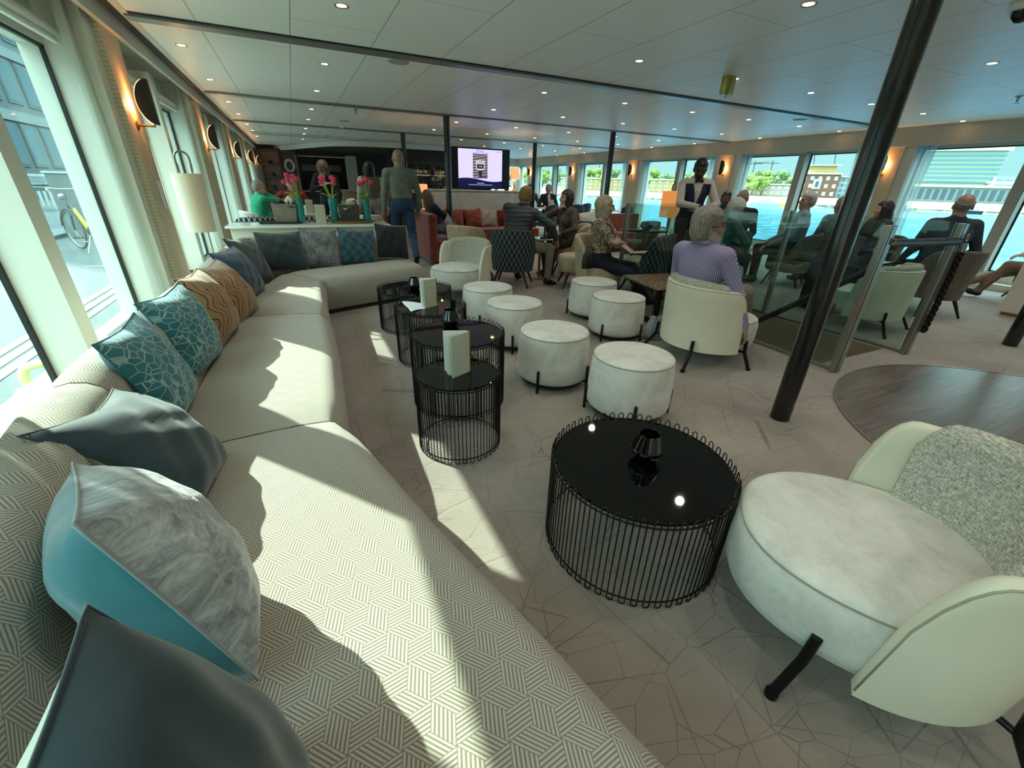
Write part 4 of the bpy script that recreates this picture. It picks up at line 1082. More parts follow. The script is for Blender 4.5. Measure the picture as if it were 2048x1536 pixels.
for k in range(9):
    z0 = 0.30 + 0.055 * k
    b.poly([(-0.21, -0.001, z0 - 0.04), (0.15, -0.001, z0 + 0.03), (0.15, -0.001, z0 + 0.045), (-0.21, -0.001, z0 - 0.022)], 0.001, (0, -1, 0))
b.v = [(x, y, min(max(z, 0.255), 0.745)) for x, y, z in b.v]; b.build('photo_stripes', scr('slide_stripe', '#9f93a3', 0.5), t)
b = MB(); b.poly([(-0.15, -0.003, 0.62), (0.09, -0.003, 0.62), (0.07, -0.003, 0.42), (-0.13, -0.003, 0.42)], 0.001, (0, -1, 0)); b.build('device_body', scr('slide_device', '#b9acb5', 0.5), t)
b = MB(); b.poly([(-0.12, -0.005, 0.54), (0.06, -0.005, 0.54), (0.045, -0.005, 0.45), (-0.105, -0.005, 0.45)], 0.001, (0, -1, 0)); b.poly([(-0.08, -0.003, 0.41), (0.02, -0.003, 0.41), (0.0, -0.003, 0.27), (-0.06, -0.003, 0.27)], 0.001, (0, -1, 0)); b.build('device_display', scr('slide_dark', '#2a2430', 0.4), t)
m_ink = scr('slide_ink', '#2a2450', 0.3); m_inkw = scr('slide_ink_white', '#c8c6e0', 0.6)
rt = (PI / 2, 0, 0)
for (s, z, sz, x, m) in (('Abholung!', 0.81, 0.046, -0.04, m_ink), ('Tour: Stadt oder interessante Stadt', 0.772, 0.030, -0.04, m_ink), ('amadeus', 0.805, 0.034, 0.42, m_ink), ('www.amadeus.de', 0.15, 0.026, -0.03, m_inkw), ('Wir wünschen Ihnen einen angenehmen Aufenthalt an Bord', 0.115, 0.024, -0.03, m_inkw), ('KLIMA', 0.585, 0.036, -0.03, m_ink), ('A 20', 0.495, 0.040, -0.03, m_inkw)):
    txt('slide_text', s, sz, m, (x, -0.008, z), rt, t)
def bench(label, x0, x1, y0, y1, back, dx):
    t = T('rust_bench', label, 'sofa', (0, 0, 0))
    MB().span((x0, y0, 0.08), (x1, y1, 0.42)).build('seat', m_red, t, bevel=0.03)
    if back == 'y': MB().span((x0, y1, 0.06), (x1, y1 + 0.14, dx)).build('backrest', m_red, t, bevel=0.025)
    else: MB().span((x0 - 0.15, y0 - 0.02, 0.06), (x0, y1, dx)).build('backrest', m_red, t, bevel=0.05)
    MB().span((x0, y0 + 0.04, 0), (x1, y1, 0.08)).build('plinth', m_black, t)
    return t
bench('rust velvet bench running along the marble wall', 2.78, 5.15, 9.22, 9.84, 'y', 0.78)
bench('rust velvet bench end with high back beside the pillar', 2.12, 2.56, 7.35, 9.2, 'x', 0.86)
bench('short rust velvet bench behind the dark-haired woman', 5.5, 7.3, 7.9, 8.25, 'y', 0.80)
for (x, m, lb, an) in ((3.20, m_red, 'rust velvet cushion on the bench near the pillar', 0.05), (3.66, m_red, 'rust velvet cushion in the middle of the rust bench', -0.08), (4.05, M('sand_cushion', velvet('#8c8476', '#a59c8c', 12.0), 0.85), 'sand-coloured cushion on the rust bench', 0.04), (4.62, m_red, 'rust velvet cushion at the right of the rust bench', 0.0)):
    cushion(lb, (x, 9.70, 0.62), (0, -0.95, 0.3), (an, 0.3, 0.95), 0.42, 0.40, 0.13, m, m, 0.0, 0.01, int(x * 10))
cushion('cream cushion standing on a rust bench to the right of the dark-haired woman', (5.72, 8.02, 0.66), (-0.75, -0.6, 0.25), (0.1, 0.3, 0.95), 0.44, 0.44, 0.14, m_creamc, m_creamc, 0.1, 0.01, 77)
cushion('speckled cushion at the near end of the rust bench by the pillar', (2.42, 7.62, 0.60), (0.85, -0.5, 0.2), (-0.2, 0.0, 0.95), 0.42, 0.42, 0.13, m_speck, m_speck, 0.2, 0.01, 78)
def lamp(label, x, y, z, r=0.095):
    t = T('table_lamp', label, 'lamp', (x, y, z))
    MB().lathe([(0, 0), (0.065, 0), (0.065, 0.02), (0.035, 0.04), (0.03, 0.20), (0.014, 0.22), (0.010, 0.30)], 24).build('base', M('lamp_ceramic', '#b9aa92', 0.4), t, smooth=40)
    MB().lathe([(r, 0.26), (r * 0.86, 0.50), (r * 0.84, 0.50), (r * 0.98, 0.26)], 28).build('lamp_shade', m_shade_on, t, smooth=40)
    L = bpy.data.lights.new('lamp_bulb', 'POINT'); L.energy = 2.5; L.color = (1, 0.6, 0.3); L.shadow_soft_size = 0.03
    o = bpy.data.objects.new('lamp_bulb', L); COL.objects.link(o); o.parent = t; o.location = (0, 0, 0.4)
lamp('small table lamp with lit shade beside the rust bench end', 2.44, 9.45, 0.80, 0.11)
ped_table('small round side table carrying the lit lamp', (2.44, 9.45, 0), 0.22, 0.80, m_darkwood, m_wire)
lamp('small table lamp with lit shade on the marble wall right of the television', 4.93, 10.2, 1.20, 0.12)
def orchid(label, x, y, z, s, m1):
    t = T('orchid', label, 'plant', (x, y, z))
    MB().lathe([(0, 0), (0.05, 0), (0.065, 0.10), (0.055, 0.10), (0, 0.08)], 20).build('pot', M('dark_pot', '#1d1c1b', 0.4), t, smooth=40)
    R = random.Random(s); b = MB(); f = MB()
    for k in range(9):
        a = R.uniform(0, 2 * PI); rows = []; sd = Vector((-math.sin(a), math.cos(a), 0))
        for i in range(6):
            u = i / 5; c = Vector((math.cos(a), math.sin(a), 0)) * 0.16 * u + Vector((0, 0, 0.09 + 0.16 * u - 0.18 * u * u)); ww = 0.028 * math.sin(PI * (0.1 + 0.88 * u)); rows.append([c - sd * ww, c + sd * ww])
        b.grid(rows)
    for k in range(12):
        c = Vector((R.uniform(-0.13, 0.13), R.uniform(-0.08, 0.05), R.uniform(0.16, 0.34)))
        b.tube([(0, 0, 0.08), c], 0.003, 5)
        for j in range(5):
            an = j * 2 * PI / 5; f.lathe([(0, 0.006), (0.020, 0.0), (0, -0.006)], 7, c + Vector((0.026 * math.cos(an), -0.01, 0.026 * math.sin(an))))
    b.build('leaves', m_leafdark, t, smooth=True, solid=0.001); f.build('blossoms', m1, t, smooth=True)
orchid('yellow-white orchid in front of the bottle shelves, left of the pillar', 2.95, 10.2, 1.20, 4, M('yellow_petal', '#d9d09a', 0.6))
orchid('dark leafy plant on the marble wall right of the television', 4.74, 10.25, 1.20, 6, m_leafdark)

# ------------------------------------------------------------------ bar zone
struct(MB().span((2.95, 15.6, 0), (6.6, 15.8, ZC)).build('wall_bar', m_dark))
b = MB()                                                      # slatted soffit with a curved front edge over the bar
edge = curve([(-0.4, 20.2, 0), (0.15, 19.2, 0), (0.7, 17.6, 0), (1.35, 16.0, 0), (2.2, 15.3, 0), (3.2, 15.1, 0), (5.2, 15.1, 0)], 8)
b.poly([(p.x, p.y, 2.30) for p in edge] + [(5.2, 20.2, 2.30)], 0.12)
struct(b.build('ceiling_soffit', M('slatted_soffit', lambda nt: mixc(nt, (lambda q: ((q[0] * 0.8 + q[1] * 0.6) / 0.12).fr().lt(0.14))(xyz(nt, co(nt, 'Object'))), '#4a3d33', '#15110e'), 0.5)))
b = MB(); b.grid([[(p.x, p.y - 0.015, 2.27), (p.x, p.y - 0.015, 2.42)] for p in edge]); struct(b.build('trim_5', M('white_edge', '#d2d2c8', 0.5), solid=0.012))
t = T('bar_counter', 'dark bar counter with stone top in front of the back wall', 'counter', (2.1, 13.6, 0))
MB().box((0, 0, 0.52), (2.3, 0.55, 1.04)).build('body', m_walnut, t, bevel=0.006)
MB().box((0, 0, 1.06), (2.4, 0.62, 0.04)).build('counter_top', m_marble, t, bevel=0.004)
for (z, lb) in ((1.56, 'upper glass shelf of bottles on the bar back wall'), (1.10, 'lower glass shelf of bottles on the bar back wall')):
    t = T('bottle_shelf', lb, 'shelf', (4.05, 15.42, z))
    MB().box((0, 0, -0.02), (1.7, 0.26, 0.035)).build('board', M('lit_shelf', '#8d8a7c', 0.4, em='#ffd9a0', es=0.06), t, bevel=0.003)
    MB().box((0, 0.16, 0.20), (1.7, 0.02, 0.42)).build('back_panel', M('back_mirror', '#3a3a38', 0.25), t)
R = random.Random(11)
bt_m = [M('bottle_amber', '#5a2f10', 0.12), M('bottle_green', '#12301c', 0.12), M('bottle_dark', '#140f0d', 0.12), M('bottle_clear', '#6c6f68', 0.1), M('bottle_red', '#5a1612', 0.12)]
protos = []
for i, m in enumerate(bt_m):
    t = T('liquor_bottle', 'spirit bottle standing in a row on a bar back shelf', 'bottle', (0, 0, 0), 0, 'spirit bottles behind the bar')
    r = (0.036, 0.040, 0.034, 0.038, 0.042)[i]; h = (0.19, 0.17, 0.21, 0.18, 0.15)[i]
    MB().lathe([(0, 0), (r, 0), (r, h), (r * 0.8, h + 0.025), (0.013, h + 0.055), (0.013, h + 0.10), (0, h + 0.10)], 16).build('glass_body', m, t, smooth=40)
    MB().lathe([(r + 0.001, h * 0.25), (r + 0.001, h * 0.75)], 16).build('paper_label', (m_sage, m_white, m_gold, m_white, m_red)[i], t, smooth=True)
    MB().lathe([(0, h + 0.08), (0.015, h + 0.08), (0.015, h + 0.115), (0, h + 0.115)], 12).build('cap', m_black, t, smooth=40)
    protos.append(t)
used = [False] * 5
for z in (1.56, 1.10):
    for k in range(17):
        x = 3.28 + 0.096 * k + R.uniform(-0.012, 0.012); i = R.randrange(5); p = (x, 15.42 + R.uniform(-0.05, 0.05), z)
        if not used[i]: protos[i].location = p; used[i] = True
        else: dup(protos[i], p, 0)
def barstool(label, x, y, rz):
    t = T('bar_stool', label, 'stool', (x, y, 0), rz, None)
    MB().lathe([(0, 0.70), (0.19, 0.70), (0.205, 0.725), (0.19, 0.76), (0, 0.77)], 28).build('seat', m_suede, t, smooth=40)
    b = MB(); shell(b, -1.1, 1.1, 0.20, 0.20, 0.78, lambda th, e: 1.14, 0.03, 24, 6, 0.0, flare=0.2); b.build('woven_back', M('woven_rattan', lambda nt: mixc(nt, (lambda q: ((q[2] / 0.022).fr().lt(0.35)))(xyz(nt, co(nt, 'Object'))), '#9a8b73', '#4e4437'), 0.8), t, smooth=50)
    for (sx, sy) in ((-1, -1), (1, -1), (-1, 1), (1, 1)): MB().tube([(sx * 0.13, sy * 0.13, 0.71), (sx * 0.2, sy * 0.2, 0)], 0.011, 8).build('leg', m_wire, t, smooth=True)
    MB().tube([(-0.175, -0.175, 0.27), (0.175, -0.175, 0.27), (0.175, 0.175, 0.27), (-0.175, 0.175, 0.27)], 0.008, 6, closed=True).build('foot_ring', m_wire, t)
barstool('woven-back bar stool left of the woman in the padded vest', 1.02, 10.9, 0.5)
barstool('woven-back bar stool at the counter near the bald man', 2.35, 12.6, 0.1)
barstool('bar stool at the counter right of the padded vest woman', 1.95, 11.2, -0.3)
# display shelves on the end wall
t = T('display_cabinet', 'tall grey wooden display shelves at the far left end wall', 'cabinet', (-0.32, 20.0, 0))
MB().box((0, 0.12, 1.15), (1.3, 0.04, 2.28)).build('back_board', m_greywood, t)
fr = MB()
for x in (-0.63, 0.02, 0.63): fr.box((x, 0, 1.15), (0.06, 0.3, 2.3))
fr.box((0, 0, 2.27), (1.3, 0.3, 0.06)); fr.build('frame', m_walnut, t)
for (x, z) in ((-0.3, 1.75), (-0.3, 1.35), (-0.3, 0.9), (0.33, 1.52), (0.33, 0.75)): MB().box((x, 0.0, z), (0.6, 0.28, 0.035)).build('shelf', m_walnut, t)
tag(MB().tube([(0.15 * math.cos(a), 0, 0.22 + 0.2 * math.sin(a)) for a in [2 * PI * k / 28 for k in range(28)]], 0.045, 10, closed=True).box((0, 0, 0.015), (0.2, 0.12, 0.03)).build('ring_sculpture', M('plaster', '#c9ccc4', 0.6), smooth=50, loc=(0.02, 19.95, 1.54)), 'white ring-shaped sculpture on the display shelves', 'sculpture')
for i, (z, x) in enumerate(((1.77, -0.62), (1.37, -0.6), (0.92, -0.62))):
    t = T('small_plant', ('dark trailing plant on the top display shelf', 'dark spiky plant on the middle display shelf', 'low plant on the bottom display shelf')[i], 'plant', (x, 19.95, z))
    MB().lathe([(0, 0), (0.06, 0), (0.07, 0.05), (0, 0.05)], 16).build('bowl', M('dark_pot'), t, smooth=40)
    b = MB(); R2 = random.Random(i)
    for k in range(14):
        a = R2.uniform(0, 2 * PI); e = R2.uniform(0.2, 1.2); d = Vector((math.cos(a) * math.cos(e), math.sin(a) * math.cos(e) * 0.5, math.sin(e))); s2 = d.orthogonal().normalized()
        b.grid([[Vector((0, 0, 0.05)) + d * 0.15 * u - s2 * 0.018 * (1 - u), Vector((0, 0, 0.05)) + d * 0.15 * u + s2 * 0.018 * (1 - u)] for u in (0, 0.5, 1)])
    b.build('leaves', m_leafdark, t, solid=0.001)
t = T('framed_mirror', 'wide dark mirror with thin white frame on the end wall', 'mirror', (1.18, 20.1, 0))
MB().box((0, 0.02, 1.5), (1.78, 0.02, 1.2)).build('mirror_pane', M('dark_mirror', '#1b1f22', 0.12, 0.7), t)
fr = MB()
for z in (0.88, 2.12): fr.box((0, 0, z), (1.86, 0.05, 0.035))
for x in (-0.91, 0.91): fr.box((x, 0, 1.5), (0.04, 0.05, 1.27))
fr.build('frame', M('white_edge'), t)
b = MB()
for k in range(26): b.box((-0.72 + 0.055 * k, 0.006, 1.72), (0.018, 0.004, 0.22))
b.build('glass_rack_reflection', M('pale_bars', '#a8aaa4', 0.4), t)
struct(MB().span((2.1, 20.05, 0.9), (2.5, 20.12, 2.2)).build('door_1', m_valance))

# ------------------------------------------------------------------ tables and chairs round the console
c3 = tub_small('white-edged chair under the woman in the green jumper', (-0.62, 9.35, 0), -1.2, M('pale_leatherette', '#cfcabd', 0.5), m_beige, None)
dup(c3, (-0.05, 11.0, 0), 3.0, 'pale chair under the man in the red jumper')
dup(c3, (0.75, 10.4, 0), 2.3, 'pale chair between the red-jumper man and the woman in black')
dup(c3, (1.05, 8.45, 0), 0.2, 'pale chair just behind the rightmost tulip vase')
c4 = tub_small('black-and-white braided chair behind the menu on the console', (0.12, 8.3, 0), 0.1, m_braidbw, m_beige, None)
dup(c4, (0.62, 8.35, 0), -0.15, 'black-and-white braided chair behind the charcoal planter')
dup(c4, (-0.62, 8.1, 0), 0.25, 'black-and-white braided chair by the left curtains')
ped_table('round pale table where the green-jumper woman sits', (0.05, 9.6, 0), 0.42, 0.74, M('white_stone_top'), m_wire)
menu('white menu standing on the round table before the red-jumper man', 0.22, 9.4, 0.74, 0.3, 0.24, 0.13)
def dchair(label, x, y, rz):
    t = T('dining_chair', label, 'chair', (x, y, 0), rz, None)
    MB().box((0, 0, 0.44), (0.46, 0.46, 0.10)).build('seat', m_navyv, t, bevel=0.03)
    b = MB(); shell(b, -0.9, 0.9, 0.25, 0.24, 0.46, lambda th, e: 0.92 - 0.1 * th * th, 0.05, 20, 5, 0.0, flare=0.12); b.build('backrest', m_navyv, t, smooth=50)
    for (sx, sy) in ((-1, -1), (1, -1), (-1, 1), (1, 1)): MB().tube([(sx * 0.18, sy * 0.18, 0.41), (sx * 0.22, sy * 0.22, 0)], [0.018, 0.011], 8).build('leg', m_darkwood, t, smooth=True)
    return t
d0 = dchair('navy dining chair seen just left of the dark bobbed hair', 5.75, 10.0, 0.3)
dup(d0, (6.75, 10.2, 0), -0.3, 'navy dining chair seen just right of the dark bobbed hair')
dup(d0, (7.5, 11.0, 0), 0.2, 'navy dining chair by the far right windows')
dup(d0, (7.7, 9.4, 0), 1.6, 'dark dining chair near the far white-topped table')
for (x, y, lb) in ((6.6, 11.0, 'white-topped far dining table with a menu on it'), (8.0, 10.3, 'white-topped dining table by the right windows')):
    t = T('dining_table', lb, 'table', (x, y, 0))
    MB().box((0, 0, 0.75), (0.8, 0.8, 0.03)).build('table_top', m_white, t, bevel=0.004)
    MB().box((0, 0, 0.37), (0.09, 0.09, 0.73)).box((0, 0, 0.015), (0.45, 0.45, 0.03)).build('pedestal', m_darkwood, t, bevel=0.004)
menu('white menu card standing on the far dining table', 6.45, 10.9, 0.765, 0.4, 0.22, 0.13)
menu('pale menu card standing on the table by the right windows', 7.85, 10.2, 0.765, -0.5, 0.22, 0.13)

# ------------------------------------------------------------------ lounge by the right windows, beyond the stairs
t = T('long_table', 'dark glossy table beyond the stairs with cup and dark vase', 'table', (6.15, 3.05, 0), 0.1)
MB().box((0, 0, 0.59), (1.1, 0.7, 0.025)).build('table_top', m_blackglass, t, bevel=0.003)
for sx in (-0.4, 0.4): MB().box((sx, 0, 0.29), (0.06, 0.4, 0.58)).build('leg', m_wire, t, bevel=0.003)
tag(MB().lathe([(0, 0), (0.045, 0), (0.075, 0.035), (0.08, 0.07), (0.065, 0.11), (0.058, 0.115), (0.072, 0.07), (0, 0.01)], 28).build('bowl_vase', M('bronze_glass', '#4a2c22', 0.2), smooth=True, loc=(5.9, 2.98, 0.603)), 'bronze-coloured bowl vase on the dark table beyond the stairs', 'vase')
t = T('glass_mug', 'clear glass mug on the dark table beyond the stairs', 'mug', (5.78, 3.2, 0.603))
mg = glass('mug_glass', (0.8, 0.85, 0.85, 1), 0.35, 0.02)
MB().lathe([(0, 0.003), (0.035, 0.0), (0.042, 0.10), (0.039, 0.10), (0.032, 0.006), (0, 0.006)], 24).build('cup', mg, t, smooth=40)
MB().tube(curve([(-0.038, 0, 0.085), (-0.07, 0, 0.075), (-0.068, 0, 0.035), (-0.036, 0, 0.025)], 5), 0.005, 8).build('handle', mg, t, smooth=True)
g4 = []
c5 = tub_small('grey-brown lounge chair under the bald man in navy by the right windows', (6.36, 4.95, 0), -0.9, M('taupe_velvet', velvet('#5d5349', '#6f6459', 10.0), 0.85), M('taupe_velvet'), None)
dup(c5, (6.93, 4.22, 0), 0.4, 'grey-brown lounge chair under the man in the white shirt')
dup(c5, (7.45, 3.92, 0), -0.4, 'grey-brown lounge chair under the man by the big pillar')
dup(c5, (7.98, 3.62, 0), 1.3, 'grey-brown lounge chair under the woman by the right curtain')
dup(c5, (6.9, 5.62, 0), 2.4, 'grey-brown lounge chair under the man with the dark face at the second right sconce')
dup(c5, (7.02, 2.42, 0), -0.5, 'grey-brown lounge chair under the man with the back emblem')
dup(c5, (9.45, 2.08, 0), 0.6, 'beige chair at the right edge holding the person with crossed legs')
dup(c5, (5.75, 6.4, 0), 1.2, 'grey-brown lounge chair with white blossom twig by the glass railing')
# ------------------------------------------------------------------ people: one continuous skin each, from blended tapered limbs
def nets(D, o, h):
    """naive surface nets: signed field D on a grid -> verts, quads"""
    s = D < 0
    c = np.zeros(tuple(n - 1 for n in D.shape), np.int8)
    offs = [(i, j, k) for i in (0, 1) for j in (0, 1) for k in (0, 1)]
    for (i, j, k) in offs: c += s[i:i + c.shape[0], j:j + c.shape[1], k:k + c.shape[2]]
    mask = (c > 0) & (c < 8); act = np.argwhere(mask)
    idx = -np.ones(c.shape, np.int64); idx[mask] = np.arange(len(act))
    val = {q: D[act[:, 0] + q[0], act[:, 1] + q[1], act[:, 2] + q[2]] for q in offs}
    acc = np.zeros((len(act), 3)); cnt = np.zeros(len(act))
    for q in offs:
        for ax in range(3):
            if q[ax]: continue
            r = list(q); r[ax] = 1; a, b = val[q], val[tuple(r)]
            m = (a < 0) != (b < 0); t = np.where(m, a / np.where(m, a - b, 1), 0)
            p = np.repeat(np.array([q], float), len(act), 0); p[:, ax] += t
            acc[m] += p[m]; cnt[m] += 1
    verts = np.array(o) + h * (act + acc / cnt[:, None])
    F = []
    for ax in range(3):
        u, w = [(1, 2), (2, 0), (0, 1)][ax]
        sl0 = [slice(None)] * 3; sl1 = [slice(None)] * 3
        sl0[ax] = slice(0, -1); sl1[ax] = slice(1, None)
        m = s[tuple(sl0)] != s[tuple(sl1)]
        e = np.argwhere(m); e = e[(e[:, u] > 0) & (e[:, w] > 0) & (e[:, u] < c.shape[u]) & (e[:, w] < c.shape[w])]
        def g(du, dw):
            q = e.copy(); q[:, u] -= du; q[:, w] -= dw; return idx[q[:, 0], q[:, 1], q[:, 2]]
        quad = np.stack([g(1, 1), g(0, 1), g(0, 0), g(1, 0)], 1)
        ins = s[e[:, 0], e[:, 1], e[:, 2]]
        quad[~ins] = quad[~ins][:, ::-1]
        F.append(quad[(quad >= 0).all(1)])
    return verts, np.concatenate(F), act
class Field:
    def __init__(s, lo, hi, h):
        s.lo = np.array(lo, float); s.h = h
        s.n = np.ceil((np.array(hi) - s.lo) / h).astype(int) + 2
        s.D = np.full(s.n, 1.0, np.float32); s.B = np.full(s.n, 1.0, np.float32); s.I = np.zeros(s.n, np.int8)
    def _blk(s, lo, hi):
        a = np.clip(np.floor((lo - s.lo) / s.h).astype(int), 0, s.n - 1); b = np.clip(np.ceil((hi - s.lo) / s.h).astype(int) + 1, 1, s.n)
        if (b <= a).any(): return None
        sl = tuple(slice(i, j) for i, j in zip(a, b))
        ax = [s.lo[i] + s.h * np.arange(a[i], b[i]) for i in range(3)]
        X, Y, Z = np.meshgrid(*ax, indexing='ij'); return sl, X, Y, Z
    def put(s, sl, d, k, i):
        D = s.D[sl]; d = d.astype(np.float32)
        if k > 0:
            hh = np.clip(0.5 + 0.5 * (D - d) / k, 0, 1); s.D[sl] = D * (1 - hh) + d * hh - k * hh * (1 - hh)
        else: s.D[sl] = np.minimum(D, d)
        m = d < s.B[sl]; s.B[sl] = np.where(m, d, s.B[sl]); s.I[sl] = np.where(m, i, s.I[sl])
    def cone(s, a, b, ra, rb, i, k=0.02):
        a = np.array(a, float); b = np.array(b, float); r = max(ra, rb) + k + 0.04
        q = s._blk(np.minimum(a, b) - r, np.maximum(a, b) + r)
        if q is None: return
        sl, X, Y, Z = q; ab = b - a; L = max(ab @ ab, 1e-9)
        t = np.clip(((X - a[0]) * ab[0] + (Y - a[1]) * ab[1] + (Z - a[2]) * ab[2]) / L, 0, 1)
        d = np.sqrt((X - a[0] - t * ab[0]) ** 2 + (Y - a[1] - t * ab[1]) ** 2 + (Z - a[2] - t * ab[2]) ** 2) - (ra + (rb - ra) * t)
        s.put(sl, d, k, i)
    def ell(s, c, R, i, k=0.02, A=None):
        """ellipsoid with radii R along the columns of A"""
        c = np.array(c, float); R = np.array(R, float); r = R.max() + k + 0.04
        q = s._blk(c - r, c + r)
        if q is None: return
        sl, X, Y, Z = q; P = np.stack([X - c[0], Y - c[1], Z - c[2]], -1)
        if A is not None: P = P @ np.array(A, float)
        k0 = np.sqrt(((P / R) ** 2).sum(-1)); k1 = np.sqrt(((P / R ** 2) ** 2).sum(-1)); d = k0 * (k0 - 1) / np.maximum(k1, 1e-6)
        s.put(sl, d, k, i)
    def mesh(s, name, mats, parent, over=None, disp=None):
        D = s.D
        if disp is not None:
            ax = [s.lo[i] + s.h * np.arange(s.n[i]) for i in range(3)]; X, Y, Z = np.meshgrid(*ax, indexing='ij'); D = D + disp(X, Y, Z)
        v, f, act = nets(D, s.lo, s.h)
        me = bpy.data.meshes.new(name); me.vertices.add(len(v)); me.vertices.foreach_set('co', v.astype(np.float32).ravel())
        me.loops.add(len(f) * 4); me.loops.foreach_set('vertex_index', f.astype(np.int32).ravel())
        me.polygons.add(len(f)); me.polygons.foreach_set('loop_start', np.arange(len(f), dtype=np.int32) * 4)
        ids = s.I[act[:, 0], act[:, 1], act[:, 2]]; fi = ids[f[:, 0]].astype(np.int32)
        if over is not None:
            cx = v[f].mean(1); fi = over(fi, cx)
        for m in mats: me.materials.append(m)
        me.polygons.foreach_set('material_index', fi); me.polygons.foreach_set('use_smooth', np.ones(len(f), bool))
        me.update(calc_edges=True); me.validate()
        o = bpy.data.objects.new(name, me); COL.objects.link(o); o.parent = parent
        return o
def nrm(v): v = np.array(v, float); return v / max(np.linalg.norm(v), 1e-9)
def ik(S, Wt, l1, l2, hint):
    S = np.array(S, float); Wt = np.array(Wt, float); d = Wt - S; L = np.linalg.norm(d)
    if L > (l1 + l2) * 0.995: Wt = S + d / L * (l1 + l2) * 0.995; d = Wt - S; L = np.linalg.norm(d)
    u = d / L; x = (l1 * l1 - l2 * l2 + L * L) / (2 * L); y = math.sqrt(max(l1 * l1 - x * x, 0)); hp = np.array(hint, float); hp = hp - u * (hp @ u)
    return S + u * x + nrm(hp) * y, Wt
SK, TOP, BOT, SHO, HAI, LIP, EYE, TOP2, BRI = range(9)

